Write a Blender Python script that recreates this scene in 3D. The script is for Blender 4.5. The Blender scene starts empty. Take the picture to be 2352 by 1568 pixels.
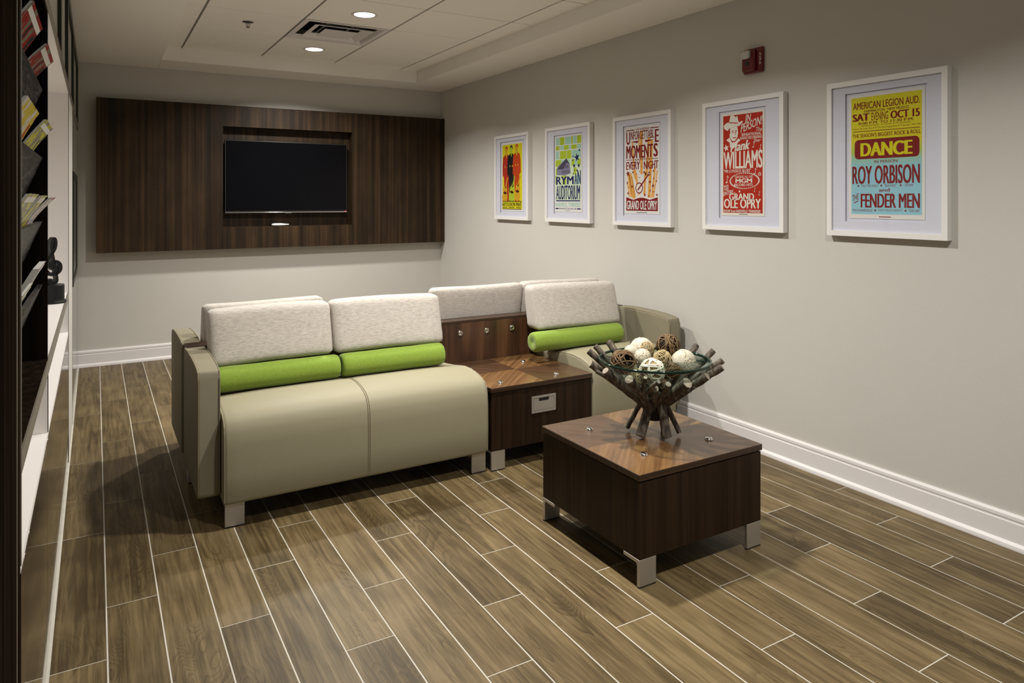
import bpy, bmesh, math, random
from mathutils import Vector, Matrix, noise
R = math.radians
random.seed(7)
S = bpy.context.scene
COL = S.collection

# ---------------------------------------------------------------- camera, world, exposure
cd = bpy.data.cameras.new('camera'); cam = bpy.data.objects.new('camera', cd); COL.objects.link(cam)
cam.location = (0, 0, 1.328); cam.rotation_euler = (R(90), 0, -0.5319044)
cd.sensor_width = 36; cd.sensor_fit = 'HORIZONTAL'; cd.lens = 1626.452 / 2352 * 36
cd.shift_y = -(784 - 458.14) / 2352
cd.clip_start = 0.02; cd.clip_end = 60
S.camera = cam
w = bpy.data.worlds.new('world'); S.world = w; w.use_nodes = True
w.node_tree.nodes['Background'].inputs[0].default_value = (1.0, 0.965, 0.92, 1)
w.node_tree.nodes['Background'].inputs[1].default_value = 0.16
vs = S.view_settings
vs.view_transform = 'Standard'; vs.look = 'None'; vs.gamma = 1.0; vs.use_curve_mapping = False
vs.exposure = 0.0
LAMP_W = 40.5        # watts of each ceiling downlight
LAMP_C = (1.0, 0.965, 0.895)

# ---------------------------------------------------------------- helpers: materials
def newmat(name):
    m = bpy.data.materials.new(name); m.use_nodes = True
    nt = m.node_tree; b = nt.nodes['Principled BSDF']
    return m, nt, b
def N(nt, t, **kw):
    n = nt.nodes.new(t)
    for k, v in kw.items():
        if k in n.inputs: n.inputs[k].default_value = v
        else: setattr(n, k, v)
    return n
def plain(name, col, rough=0.5, metal=0.0, spec=0.5, bump=0.0, bscale=200.0, coat=0.0, var=0.0, vscale=6.0):
    m, nt, b = newmat(name)
    b.inputs['Base Color'].default_value = (*col, 1); b.inputs['Roughness'].default_value = rough
    b.inputs['Metallic'].default_value = metal; b.inputs['Specular IOR Level'].default_value = spec
    b.inputs['Coat Weight'].default_value = coat; b.inputs['Coat Roughness'].default_value = 0.06
    tc = N(nt, 'ShaderNodeTexCoord')
    if bump:
        n = N(nt, 'ShaderNodeTexNoise', Scale=bscale, Detail=3.0); nt.links.new(tc.outputs['Object'], n.inputs['Vector'])
        bp = N(nt, 'ShaderNodeBump', Strength=bump, Distance=0.002); nt.links.new(n.outputs['Fac'], bp.inputs['Height'])
        nt.links.new(bp.outputs['Normal'], b.inputs['Normal'])
    if var:
        n = N(nt, 'ShaderNodeTexNoise', Scale=vscale, Detail=4.0); nt.links.new(tc.outputs['Object'], n.inputs['Vector'])
        r = N(nt, 'ShaderNodeValToRGB')
        r.color_ramp.elements[0].position = 0.3; r.color_ramp.elements[1].position = 0.7
        r.color_ramp.elements[0].color = (*[c * (1 - var) for c in col], 1); r.color_ramp.elements[1].color = (*[min(1, c * (1 + var)) for c in col], 1)
        nt.links.new(n.outputs['Fac'], r.inputs['Fac']); nt.links.new(r.outputs['Color'], b.inputs['Base Color'])
    return m
def ramp(nt, fac, stops):
    r = N(nt, 'ShaderNodeValToRGB'); e = r.color_ramp.elements
    while len(e) < len(stops): e.new(0.5)
    for i, (p, c) in enumerate(stops): e[i].position = p; e[i].color = (*c, 1)
    nt.links.new(fac, r.inputs['Fac']); return r
def wood(name, dark, mid, light, grain=(0, 0, 1), across=22.0, along=1.3, fine=160.0, rough=0.4, coat=0.0, bump=0.05, rnd=True, vary=0.0, blotch=0.0, coatr=0.08, spec=0.5, span=0.17, rings=0.0):
    """grain: axis of the grain in object space"""
    m, nt, b = newmat(name)
    tc = N(nt, 'ShaderNodeTexCoord'); oi = N(nt, 'ShaderNodeObjectInfo')
    vec = tc.outputs['Object']
    if rnd:
        mu = N(nt, 'ShaderNodeVectorMath', operation='SCALE'); cb = N(nt, 'ShaderNodeCombineXYZ')
        for i in range(3): nt.links.new(oi.outputs['Random'], cb.inputs[i])
        nt.links.new(cb.outputs[0], mu.inputs[0]); mu.inputs['Scale'].default_value = 37.0
        ad = N(nt, 'ShaderNodeVectorMath', operation='ADD'); nt.links.new(vec, ad.inputs[0]); nt.links.new(mu.outputs[0], ad.inputs[1]); vec = ad.outputs[0]
    def stretched(a, l, det, dist=0.0):
        mp = N(nt, 'ShaderNodeMapping')
        if sum(abs(g) for g in grain) > 1.5:      # diagonal grain
            mp.inputs['Rotation'].default_value = (0, 0, R(45) * (1 if grain[0] * grain[1] > 0 else -1)); sc = (l, a, a)
            mp.vector_type = 'TEXTURE'; sc = tuple(1.0 / s for s in sc)
        else: sc = tuple(l if g else a for g in grain)
        mp.inputs['Scale'].default_value = sc
        nt.links.new(vec, mp.inputs['Vector'])
        n = N(nt, 'ShaderNodeTexNoise', Scale=1.0, Detail=det, Distortion=dist); nt.links.new(mp.outputs[0], n.inputs['Vector'])
        return n.outputs['Fac']
    g1 = stretched(across, along, 5.0, 0.6); g2 = stretched(fine, along * 3, 2.0)
    mx = N(nt, 'ShaderNodeMath', operation='MULTIPLY_ADD'); mx.inputs[1].default_value = 0.28; nt.links.new(g2, mx.inputs[0]); 
    sc = N(nt, 'ShaderNodeMath', operation='MULTIPLY'); sc.inputs[1].default_value = 0.72; nt.links.new(g1, sc.inputs[0]); nt.links.new(sc.outputs[0], mx.inputs[2])
    fac = mx.outputs[0]
    if blotch:
        g3 = stretched(9.0, 4.0, 4.0, 0.4)
        m3 = N(nt, 'ShaderNodeMath', operation='MULTIPLY_ADD'); m3.inputs[1].default_value = blotch; nt.links.new(g3, m3.inputs[0]); nt.links.new(fac, m3.inputs[2])
        su = N(nt, 'ShaderNodeMath', operation='SUBTRACT'); su.inputs[1].default_value = blotch * 0.5; nt.links.new(m3.outputs[0], su.inputs[0]); fac = su.outputs[0]
    if rings:                                  # growth-ring lines where the board was cut across a knot
        g4 = stretched(8.5, 1.5, 1.0, 0.8); g5 = stretched(5.0, 1.6, 1.0)
        k1 = N(nt, 'ShaderNodeMath', operation='MULTIPLY'); k1.inputs[1].default_value = 26.0; nt.links.new(g4, k1.inputs[0])
        k2 = N(nt, 'ShaderNodeMath', operation='FRACT'); nt.links.new(k1.outputs[0], k2.inputs[0])
        k3 = N(nt, 'ShaderNodeMath', operation='POWER'); k3.inputs[1].default_value = 3.0; nt.links.new(k2.outputs[0], k3.inputs[0])
        k4 = N(nt, 'ShaderNodeMapRange'); k4.inputs[1].default_value = 0.50; k4.inputs[2].default_value = 0.62; k4.inputs[4].default_value = rings; nt.links.new(g5, k4.inputs[0])
        k5 = N(nt, 'ShaderNodeMath', operation='MULTIPLY'); nt.links.new(k3.outputs[0], k5.inputs[0]); nt.links.new(k4.outputs[0], k5.inputs[1])
        k6 = N(nt, 'ShaderNodeMath', operation='SUBTRACT'); nt.links.new(fac, k6.inputs[0]); nt.links.new(k5.outputs[0], k6.inputs[1]); fac = k6.outputs[0]
    if vary:
        m4 = N(nt, 'ShaderNodeMath', operation='MULTIPLY_ADD'); m4.inputs[1].default_value = vary; nt.links.new(oi.outputs['Random'], m4.inputs[0]); nt.links.new(fac, m4.inputs[2])
        su = N(nt, 'ShaderNodeMath', operation='SUBTRACT'); su.inputs[1].default_value = vary * 0.5; nt.links.new(m4.outputs[0], su.inputs[0]); fac = su.outputs[0]
    r = ramp(nt, fac, [(0.5 - span, dark), (0.5, mid), (0.5 + span, light)])
    nt.links.new(r.outputs['Color'], b.inputs['Base Color'])
    b.inputs['Roughness'].default_value = rough; b.inputs['Coat Weight'].default_value = coat; b.inputs['Coat Roughness'].default_value = coatr; b.inputs['Specular IOR Level'].default_value = spec
    if bump:
        bp = N(nt, 'ShaderNodeBump', Strength=bump, Distance=0.002); nt.links.new(fac, bp.inputs['Height']); nt.links.new(bp.outputs['Normal'], b.inputs['Normal'])
    return m
def fabric(name, col, col2, sx, sz, bump=0.35, rough=0.9, sheen=0.2):
    m, nt, b = newmat(name)
    tc = N(nt, 'ShaderNodeTexCoord'); fs = []
    for sc in ((sx * 0.12, sx, sz), (sx, sx, sz * 0.12)):
        mp = N(nt, 'ShaderNodeMapping'); mp.inputs['Scale'].default_value = sc; nt.links.new(tc.outputs['Object'], mp.inputs['Vector'])
        n = N(nt, 'ShaderNodeTexNoise', Scale=1.0, Detail=2.0); nt.links.new(mp.outputs[0], n.inputs['Vector']); fs.append(n.outputs['Fac'])
    a = N(nt, 'ShaderNodeMath', operation='MULTIPLY_ADD'); a.inputs[1].default_value = 0.72
    h = N(nt, 'ShaderNodeMath', operation='MULTIPLY'); h.inputs[1].default_value = 0.28; nt.links.new(fs[1], h.inputs[0])
    nt.links.new(fs[0], a.inputs[0]); nt.links.new(h.outputs[0], a.inputs[2])
    r = ramp(nt, a.outputs[0], [(0.36, col2), (0.6, col)]); nt.links.new(r.outputs['Color'], b.inputs['Base Color'])
    bp = N(nt, 'ShaderNodeBump', Strength=bump, Distance=0.0015); nt.links.new(a.outputs[0], bp.inputs['Height']); nt.links.new(bp.outputs['Normal'], b.inputs['Normal'])
    b.inputs['Roughness'].default_value = rough; b.inputs['Sheen Weight'].default_value = sheen
    return m
def clear_glass(name, tint=(1, 1, 1), ior=1.5, refl=1.0):
    m, nt, b = newmat(name); nt.nodes.remove(b)
    out = nt.nodes['Material Output']
    t = N(nt, 'ShaderNodeBsdfTransparent'); t.inputs[0].default_value = (*tint, 1)
    g = N(nt, 'ShaderNodeBsdfGlossy'); g.inputs['Roughness'].default_value = 0.01
    f = N(nt, 'ShaderNodeFresnel', IOR=ior); mx = N(nt, 'ShaderNodeMixShader')
    mu = N(nt, 'ShaderNodeMath', operation='MULTIPLY'); mu.inputs[1].default_value = refl
    ge = N(nt, 'ShaderNodeNewGeometry'); iv = N(nt, 'ShaderNodeMath', operation='SUBTRACT'); iv.inputs[0].default_value = 1.0; nt.links.new(ge.outputs['Backfacing'], iv.inputs[1])
    m2 = N(nt, 'ShaderNodeMath', operation='MULTIPLY'); nt.links.new(mu.outputs[0], m2.inputs[0]); nt.links.new(iv.outputs[0], m2.inputs[1])
    nt.links.new(f.outputs[0], mu.inputs[0]); nt.links.new(m2.outputs[0], mx.inputs[0])
    nt.links.new(t.outputs[0], mx.inputs[1]); nt.links.new(g.outputs[0], mx.inputs[2]); nt.links.new(mx.outputs[0], out.inputs['Surface'])
    return m
def emit(name, col, st):
    m, nt, b = newmat(name); b.inputs['Emission Color'].default_value = (*col, 1); b.inputs['Emission Strength'].default_value = st
    b.inputs['Base Color'].default_value = (*col, 1); return m

M = {}
M['wall'] = plain('wall_paint', (0.575, 0.556, 0.518), 0.75, bump=0.12, bscale=230, var=0.015, vscale=2.0)
M['white_paint'] = plain('white_paint', (0.90, 0.875, 0.835), 0.7, bump=0.06, bscale=150)
M['trim'] = plain('trim_white', (0.78, 0.755, 0.76), 0.35)
M['tile'] = plain('ceiling_tile', (0.93, 0.905, 0.865), 0.9, bump=0.35, bscale=420)
M['tee'] = plain('ceiling_tee', (0.24, 0.23, 0.20), 0.6)
M['grout'] = plain('grout', (0.52, 0.49, 0.43), 0.85, bump=0.2, var=0.06, vscale=15)
M['plank'] = wood('plank_wood', (0.060, 0.040, 0.0170), (0.124, 0.087, 0.0395), (0.196, 0.142, 0.070), grain=(0, 1, 0), across=52, along=2.6, fine=330, rough=0.46, bump=0.06, vary=0.17, blotch=0.46, spec=0.22, span=0.19, rings=0.16)
M['walnut'] = wood('walnut', (0.011, 0.0055, 0.0028), (0.022, 0.0110, 0.0052), (0.037, 0.0190, 0.0090), grain=(0, 0, 1), across=48, along=0.9, rough=0.45, coat=0.0, spec=0.2)
M['walnut_edge'] = wood('walnut_edge', (0.020, 0.009, 0.004), (0.040, 0.018, 0.008), (0.065, 0.030, 0.0135), grain=(1, 0, 0), across=60, along=1.2, rough=0.4, coat=0.1)
M['board'] = wood('walnut_board', (0.012, 0.005, 0.0025), (0.06, 0.024, 0.010), (0.135, 0.06, 0.026), grain=(0, 0, 1), across=12, along=0.9, rough=0.4, coat=0.3)
M['veneer_a'] = wood('veneer_light', (0.095, 0.043, 0.0155), (0.155, 0.077, 0.028), (0.225, 0.120, 0.047), grain=(1, 1, 0), across=40, along=2.0, rough=0.34, coat=0.35, bump=0.02, coatr=0.12)
M['veneer_b'] = wood('veneer_dark', (0.045, 0.0205, 0.0095), (0.073, 0.035, 0.0165), (0.106, 0.054, 0.0265), grain=(1, -1, 0), across=60, along=2.0, rough=0.34, coat=0.35, bump=0.02, coatr=0.12)
M['media'] = wood('media_panel_wood', (0.010, 0.0055, 0.0025), (0.027, 0.0150, 0.0068), (0.060, 0.033, 0.0140), grain=(0, 0, 1), across=24, along=0.25, fine=150, rough=0.5, coat=0.0, bump=0.03, blotch=0.25, spec=0.22)
M['cab'] = wood('cabinet_dark_wood', (0.006, 0.0042, 0.003), (0.012, 0.008, 0.0055), (0.022, 0.014, 0.009), grain=(0, 0, 1), across=40, along=1.5, rough=0.6, spec=0.0)
M['pocket'] = wood('pocket_black_ash', (0.010, 0.009, 0.008), (0.022, 0.019, 0.017), (0.085, 0.08, 0.075), grain=(0, 1, 0), across=90, along=9, fine=220, rough=0.42, bump=0.15, spec=0.18)
M['gloss'] = wood('gloss_brown', (0.02, 0.012, 0.007), (0.038, 0.024, 0.013), (0.06, 0.04, 0.022), grain=(0, 0, 1), across=30, along=0.8, rough=0.12, coat=0.6, bump=0.0, coatr=0.04)
M['gloss_cream'] = plain('gloss_cream', (0.22, 0.20, 0.165), 0.10, coat=0.3)
M['niche_white'] = plain('niche_white', (0.88, 0.85, 0.83), 0.5, spec=0.3)
M['edge_grey'] = plain('edge_band', (0.20, 0.175, 0.14), 0.45)
M['pane_white'] = plain('frosted_pane', (0.40, 0.39, 0.36), 0.3)
M['black_frame'] = plain('black_frame', (0.012, 0.012, 0.010), 0.35)
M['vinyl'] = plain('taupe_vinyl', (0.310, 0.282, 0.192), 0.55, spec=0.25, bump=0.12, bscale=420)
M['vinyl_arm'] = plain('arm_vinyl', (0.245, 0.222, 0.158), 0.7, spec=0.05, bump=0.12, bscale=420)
M['thread'] = plain('thread', (0.25, 0.205, 0.12), 0.8)
M['cush'] = fabric('cushion_fabric', (0.60, 0.55, 0.50), (0.40, 0.36, 0.32), 330, 420, bump=0.5)
M['cush_back'] = M['cush']
M['green'] = fabric('green_fabric', (0.245, 0.36, 0.04), (0.175, 0.28, 0.022), 700, 700, bump=0.2)
M['metal'] = plain('brushed_metal', (0.60, 0.585, 0.56), 0.42, metal=0.85, bump=0.1, bscale=600)
M['dark_chrome'] = plain('dark_chrome', (0.22, 0.22, 0.22), 0.2, metal=1.0)
M['chrome'] = plain('chrome', (0.80, 0.80, 0.80), 0.12, metal=1.0)
M['black'] = plain('black_plastic', (0.012, 0.012, 0.012), 0.4)
M['rubber'] = plain('rubber', (0.02, 0.02, 0.02), 0.8)
M['screen'] = plain('tv_screen', (0.003, 0.003, 0.004), 0.15, spec=0.12)
M['white_plastic'] = plain('white_plastic', (0.80, 0.80, 0.80), 0.35)
M['frame_white'] = plain('frame_white', (0.80, 0.785, 0.77), 0.35)
M['mat'] = plain('mat_board', (0.66, 0.665, 0.74), 0.85, bump=0.05)
M['mat_edge'] = plain('mat_bevel', (0.72, 0.72, 0.76), 0.8)
M['glass'] = clear_glass('picture_glass', (0.985, 0.985, 0.995), 1.45, 0.8)
M['bowl_glass'] = clear_glass('bowl_glass', (0.86, 0.93, 0.90), 1.5, 1.0)
M['rim_glass'] = plain('bowl_rim_glass', (0.004, 0.020, 0.014), 0.06, spec=0.5)
M['branch'] = wood('branch_wood', (0.022, 0.016, 0.011), (0.075, 0.057, 0.040), (0.20, 0.163, 0.122), grain=(0, 0, 1), across=70, along=8, rough=0.8, bump=0.4)
M['branch_cut'] = plain('branch_cut', (0.34, 0.285, 0.225), 0.85, var=0.3, vscale=60)
M['core'] = plain('dark_wood_core', (0.02, 0.015, 0.010), 0.8, bump=0.4, bscale=60)
M['twig_dark'] = plain('dark_twig', (0.085, 0.048, 0.020), 0.75, var=0.45, vscale=50)
M['twig_brown'] = plain('brown_twig', (0.165, 0.098, 0.042), 0.75, var=0.45, vscale=50)
M['twig_in'] = plain('twig_inner', (0.035, 0.02, 0.010), 0.8, var=0.4, vscale=70)
M['twig_tan'] = plain('tan_vine', (0.42, 0.33, 0.17), 0.75, var=0.25, vscale=50)
M['twig_white'] = plain('white_vine', (0.66, 0.615, 0.51), 0.7, var=0.08, vscale=40)
M['petal'] = plain('petal_cream', (0.53, 0.49, 0.39), 0.75, var=0.12, vscale=60, bump=0.5, bscale=80)
def speckle():
    m, nt, b = newmat('speckled_seed')
    tc = N(nt, 'ShaderNodeTexCoord'); v = N(nt, 'ShaderNodeTexVoronoi', Scale=125.0); nt.links.new(tc.outputs['Object'], v.inputs['Vector'])
    r = ramp(nt, v.outputs['Distance'], [(0.20, (0.09, 0.05, 0.02)), (0.30, (0.50, 0.44, 0.32)), (0.7, (0.60, 0.55, 0.44))])
    nt.links.new(r.outputs['Color'], b.inputs['Base Color']); b.inputs['Roughness'].default_value = 0.7
    bp = N(nt, 'ShaderNodeBump', Strength=0.6, Distance=0.003); nt.links.new(v.outputs['Distance'], bp.inputs['Height']); nt.links.new(bp.outputs['Normal'], b.inputs['Normal'])
    return m
M['speckle'] = speckle()
M['red'] = plain('alarm_red', (0.14, 0.004, 0.004), 0.35)
M['lens'] = plain('strobe_lens', (0.55, 0.56, 0.56), 0.15, metal=0.5, bump=0.8, bscale=90)
M['statue'] = plain('statue_black', (0.012, 0.012, 0.013), 0.5, spec=0.25)
M['lamp'] = emit('lamp_diffuser', (1.0, 0.97, 0.92), 9.0)
M['led_red'] = emit('standby_led', (1.0, 0.02, 0.02), 1.5)
def ink(name, col): return plain('ink_' + name, col, 0.8, spec=0.2)
INK = dict(dkred=ink('dark_red', (0.20, 0.012, 0.012)), red=ink('red', (0.42, 0.028, 0.012)), orange=ink('orange_red', (0.52, 0.055, 0.008)), black=ink('black', (0.010, 0.009, 0.009)),
    navy=ink('navy', (0.012, 0.018, 0.10)), cream=ink('cream', (0.76, 0.72, 0.62)), white=ink('white', (0.74, 0.72, 0.68)), yellow=ink('yellow', (0.66, 0.60, 0.012)),
    green=ink('lime', (0.40, 0.52, 0.03)), mint=ink('mint', (0.36, 0.58, 0.46)), pale=ink('pale_mint', (0.62, 0.72, 0.52)), amber=ink('amber', (0.74, 0.36, 0.075)), grey=ink('grey', (0.22, 0.21, 0.30)),
    gold=ink('gold', (0.62, 0.34, 0.02)), dgrey=ink('dark_grey', (0.07, 0.065, 0.10)), blue=ink('blue', (0.30, 0.58, 0.66)))
def p5_gradient():
    m, nt, b = newmat('ink_yellow_to_blue')
    g = N(nt, 'ShaderNodeNewGeometry'); sx = N(nt, 'ShaderNodeSeparateXYZ'); nt.links.new(g.outputs['Position'], sx.inputs[0])
    mr = N(nt, 'ShaderNodeMapRange'); mr.inputs[1].default_value = 1.262; mr.inputs[2].default_value = 1.791; nt.links.new(sx.outputs[2], mr.inputs[0])
    r = ramp(nt, mr.outputs[0], [(0.40, (0.28, 0.56, 0.64)), (0.47, (0.30, 0.56, 0.42)), (0.53, (0.42, 0.55, 0.06)), (0.62, (0.66, 0.60, 0.012))])
    nt.links.new(r.outputs['Color'], b.inputs['Base Color']); b.inputs['Roughness'].default_value = 0.8
    return m
INK['split'] = p5_gradient()

# ---------------------------------------------------------------- helpers: objects
ORI = {}
def tag(o, label=None, cat=None, group=None, kind=None):
    if label: o['label'] = label
    if cat: o['category'] = cat
    if group: o['group'] = group
    if kind: o['kind'] = kind
    return o
def thing(name, loc, label, cat, group=None):
    o = bpy.data.objects.new(name, None); COL.objects.link(o); o.location = loc; o.empty_display_size = 0.05
    ORI[o] = Vector(loc); return tag(o, label, cat, group)
class MB:
    def __init__(s): s.v = []; s.f = []
    def add(s, vs, fs):
        k = len(s.v); s.v += [tuple(v) for v in vs]; s.f += [tuple(i + k for i in f) for f in fs]; return s
    def box(s, x0, x1, y0, y1, z0, z1):
        x0, x1 = min(x0, x1), max(x0, x1); y0, y1 = min(y0, y1), max(y0, y1); z0, z1 = min(z0, z1), max(z0, z1)
        return s.add([(x, y, z) for x in (x0, x1) for y in (y0, y1) for z in (z0, z1)], [(0, 1, 3, 2), (4, 6, 7, 5), (0, 4, 5, 1), (2, 3, 7, 6), (0, 2, 6, 4), (1, 5, 7, 3)])
    def prism(s, pts, axis, a, b):
        """pts: 2D polygon in the two other axes (order x,y,z without axis), extruded along axis from a to b"""
        def mk(p, t):
            return (t, p[0], p[1]) if axis == 0 else (p[0], t, p[1]) if axis == 1 else (p[0], p[1], t)
        n = len(pts); vs = [mk(p, a) for p in pts] + [mk(p, b) for p in pts]
        fs = [(i, (i + 1) % n, n + (i + 1) % n, n + i) for i in range(n)] + [tuple(range(n))[::-1], tuple(range(n, 2 * n))]
        return s.add(vs, fs)
    def tube(s, pts, rad, seg=8, caps=True, squash=None):
        pts = [Vector(p) for p in pts]; n = len(pts); rr = rad if isinstance(rad, (list, tuple)) else [rad] * n
        vs = []; up = None
        for i, p in enumerate(pts):
            d = (pts[min(i + 1, n - 1)] - pts[max(i - 1, 0)]).normalized()
            if up is None: up = d.orthogonal().normalized()
            up = (up - d * up.dot(d)).normalized(); sd = d.cross(up)
            for j in range(seg):
                a = 2 * math.pi * j / seg; vs.append(p + (up * math.cos(a) + sd * math.sin(a)) * rr[i])
        fs = [(i * seg + j, i * seg + (j + 1) % seg, (i + 1) * seg + (j + 1) % seg, (i + 1) * seg + j) for i in range(n - 1) for j in range(seg)]
        if caps: fs += [tuple(range(seg))[::-1], tuple(range((n - 1) * seg, n * seg))]
        return s.add(vs, fs)
    def ring(s, c, u, v, r, tr, seg=28, ts=5, wob=0.0):
        c = Vector(c); u = Vector(u); v = Vector(v); nn = u.cross(v); vs = []
        ph = random.random() * 6
        for i in range(seg):
            a = 2 * math.pi * i / seg; d = u * math.cos(a) + v * math.sin(a); rr = r * (1 + wob * math.sin(3 * a + ph)); off = nn * (wob * r * 1.5 * math.sin(2 * a + ph))
            for j in range(ts):
                b = 2 * math.pi * j / ts; vs.append(c + off + d * (rr + tr * math.cos(b)) + nn * tr * math.sin(b))
        return s.add(vs, [(i * ts + j, ((i + 1) % seg) * ts + j, ((i + 1) % seg) * ts + (j + 1) % ts, i * ts + (j + 1) % ts) for i in range(seg) for j in range(ts)])
    def lathe(s, prof, c, seg=24, axis=2, closed=False):
        c = Vector(c); vs = []; n = len(prof)
        for (r, h) in prof:
            for j in range(seg):
                a = 2 * math.pi * j / seg; p = (r * math.cos(a), r * math.sin(a), h)
                if axis == 0: p = (h, p[0], p[1])
                elif axis == 1: p = (p[1], h, p[0])
                vs.append(c + Vector(p))
        m = n if closed else n - 1
        fs = [(i * seg + j, i * seg + (j + 1) % seg, ((i + 1) % n) * seg + (j + 1) % seg, ((i + 1) % n) * seg + j) for i in range(m) for j in range(seg)]
        if not closed:
            if prof[0][0] > 1e-5: fs.append(tuple(range(seg))[::-1])
            if prof[-1][0] > 1e-5: fs.append(tuple(range((n - 1) * seg, n * seg)))
        return s.add(vs, fs)
    def build(s, name, mat, parent=None, smooth=False, bevel=0.0, bseg=2, origin=None, weld=False):
        o3 = ORI[parent] if parent is not None else Vector(origin or (0, 0, 0))
        me = bpy.data.meshes.new(name); me.from_pydata([tuple(Vector(v) - o3) for v in s.v], [], s.f); me.materials.append(mat)
        bm = bmesh.new(); bm.from_mesh(me)
        if weld: bmesh.ops.remove_doubles(bm, verts=bm.verts, dist=1e-5)
        bmesh.ops.recalc_face_normals(bm, faces=bm.faces); bm.to_mesh(me); bm.free()
        ob = bpy.data.objects.new(name, me); COL.objects.link(ob); ORI[ob] = o3
        if parent is not None: ob.parent = parent
        else: ob.location = o3
        if smooth:
            for p in me.polygons: p.use_smooth = True
        if bevel:
            b = ob.modifiers.new('bevel', 'BEVEL'); b.width = bevel; b.segments = bseg; b.limit_method = 'ANGLE'; b.angle_limit = R(40); b.harden_normals = False
            if smooth or bseg > 1:
                for p in me.polygons: p.use_smooth = True
                bpy.context.view_layer.objects.active = None
                try: me.set_sharp_from_angle(angle=R(38))
                except Exception: pass
        return ob
def B(name, mat, parent, x0, x1, y0, y1, z0, z1, bevel=0.0, bseg=2, origin=None):
    return MB().box(x0, x1, y0, y1, z0, z1).build(name, mat, parent, bevel=bevel, bseg=bseg, origin=origin)
def struct(o): o['kind'] = 'structure'; return o
def copy_tree(o, parent=None):
    c = o.copy(); COL.objects.link(c); c.parent = parent; ORI[c] = ORI.get(o, Vector())
    for ch in list(o.children): copy_tree(ch, c)
    return c
def link_copy(o, parent):
    c = o.copy(); COL.objects.link(c); c.parent = parent; return c

# ---------------------------------------------------------------- room shell
XW, YB, ZS, ZC = 3.02, 6.56, 2.417, 2.521       # right wall, back wall, soffit, tile ceiling
XF = -0.117                                      # front plane of the joinery on the left
YN = -1.0                                        # where the room is left open, behind the camera
fl = struct(B('floor', M['grout'], None, XF - 0.6, XW + 0.1, YN, YB + 0.1, -0.06, -0.0009))
PW, PL, G = 0.15129, 0.9073, 0.0023              # plank pitch, length, half joint
phase = [5.987, 6.286, 5.676, 5.981, 2.661, 2.952, 2.339, 2.641, 2.041, 2.34, 2.639, 2.936, 2.336, 1.735, 1.137, 1.437, 1.736, 2.039, 1.44, 1.74, 2.04]
X0 = -0.1203
pm = {}
def plank(xa, xb, ya, yb):
    xa, xb, ya, yb = xa + G, xb - G, ya + G * 0.85, yb - G * 0.85
    if yb - ya < 0.02 or xb - xa < 0.01: return
    key = (round(xb - xa, 4), round(yb - ya, 4)); cx, cy = (xa + xb) / 2, (ya + yb) / 2
    if key not in pm:
        hx, hy = (xb - xa) / 2, (yb - ya) / 2; b = 0.0005
        vs = [(sx * hx, sy * hy, -0.012) for sx, sy in ((-1, -1), (1, -1), (1, 1), (-1, 1))] + [(sx * hx, sy * hy, -b) for sx, sy in ((-1, -1), (1, -1), (1, 1), (-1, 1))] + [(sx * (hx - b), sy * (hy - b), 0) for sx, sy in ((-1, -1), (1, -1), (1, 1), (-1, 1))]
        fs = [(8, 9, 10, 11)] + [(i, (i + 1) % 4, 4 + (i + 1) % 4, 4 + i) for i in range(4)] + [(4 + i, 4 + (i + 1) % 4, 8 + (i + 1) % 4, 8 + i) for i in range(4)]
        me = bpy.data.meshes.new('plank'); me.from_pydata(vs, [], fs); me.materials.append(M['plank']); pm[key] = me
    o = bpy.data.objects.new('plank', pm[key]); COL.objects.link(o); o.parent = fl; o.location = (cx, cy, 0)
for n in range(21):
    xa = X0 + n * PW; xb = min(xa + PW, XW - 0.002); xa = max(xa, XF + 0.0050)
    y = phase[n]
    while y > YN: y -= PL
    while y < YB:
        plank(xa, xb, max(y, YN), min(y + PL, YB - 0.004)); y += PL
wb = struct(B('wall_back', M['wall'], None, XF - 0.6, XW, YB, YB + 0.1, 0, ZC + 0.1))
wr = struct(B('wall_right', M['wall'], None, XW, XW + 0.1, YN, YB + 0.1, 0, ZC + 0.1))
wl = struct(B('wall_left_unseen', M['wall'], None, XF - 0.66, XF - 0.6, 0.9, YB, 0, ZC + 0.1))  # unseen plane behind the joinery, added to close light leaks
# tray ceiling: soffit ring, riser faces, tiles on a tee grid
RX0, RX1, RY1 = 0.446, 2.590, 6.140
dk = MB()
for q in ((RX0 - 0.02, RX1 + 0.02, YN, 4.757), (RX0 - 0.02, RX1 + 0.02, 5.297, RY1 + 0.02), (RX0 - 0.02, 1.2265, 4.757, 5.297), (1.7665, RX1 + 0.02, 4.757, 5.297)): dk.box(*q, ZC + 0.006, ZC + 0.06)
ce = struct(dk.build('ceiling', M['tee']))
def soffit(name, x0, x1, y0, y1): struct(B(name, M['white_paint'], None, x0, x1, y0, y1, ZS, ZC + 0.08, bevel=0.004))
soffit('ceiling_soffit', RX1, XW, YN, YB); soffit('ceiling_soffit', XF - 0.6, RX0, YN, YB); soffit('ceiling_soffit', RX0, RX1, RY1, YB)
cxs = [RX0, 0.5866, 1.191, 1.802, 2.418, RX1]; cys = [RY1, 5.942, 5.332] + [5.332 - 0.6096 * k for k in range(1, 11)] 
for i in range(5):
    for j in range(len(cys) - 1):
        xa, xb, yb, ya = cxs[i], cxs[i + 1], cys[j], cys[j + 1]
        if i == 2 and j == 2: continue                                     # air diffuser sits here
        gx, gy = 0.0070, 0.0048
        B('ceiling_tile', M['tile'], ce, xa + (gx if i else 0), xb - (gx if i < 4 else 0), ya + gy, yb - (gy if j else 0), ZC, ZC + 0.012, bevel=0.002, bseg=1)
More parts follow.
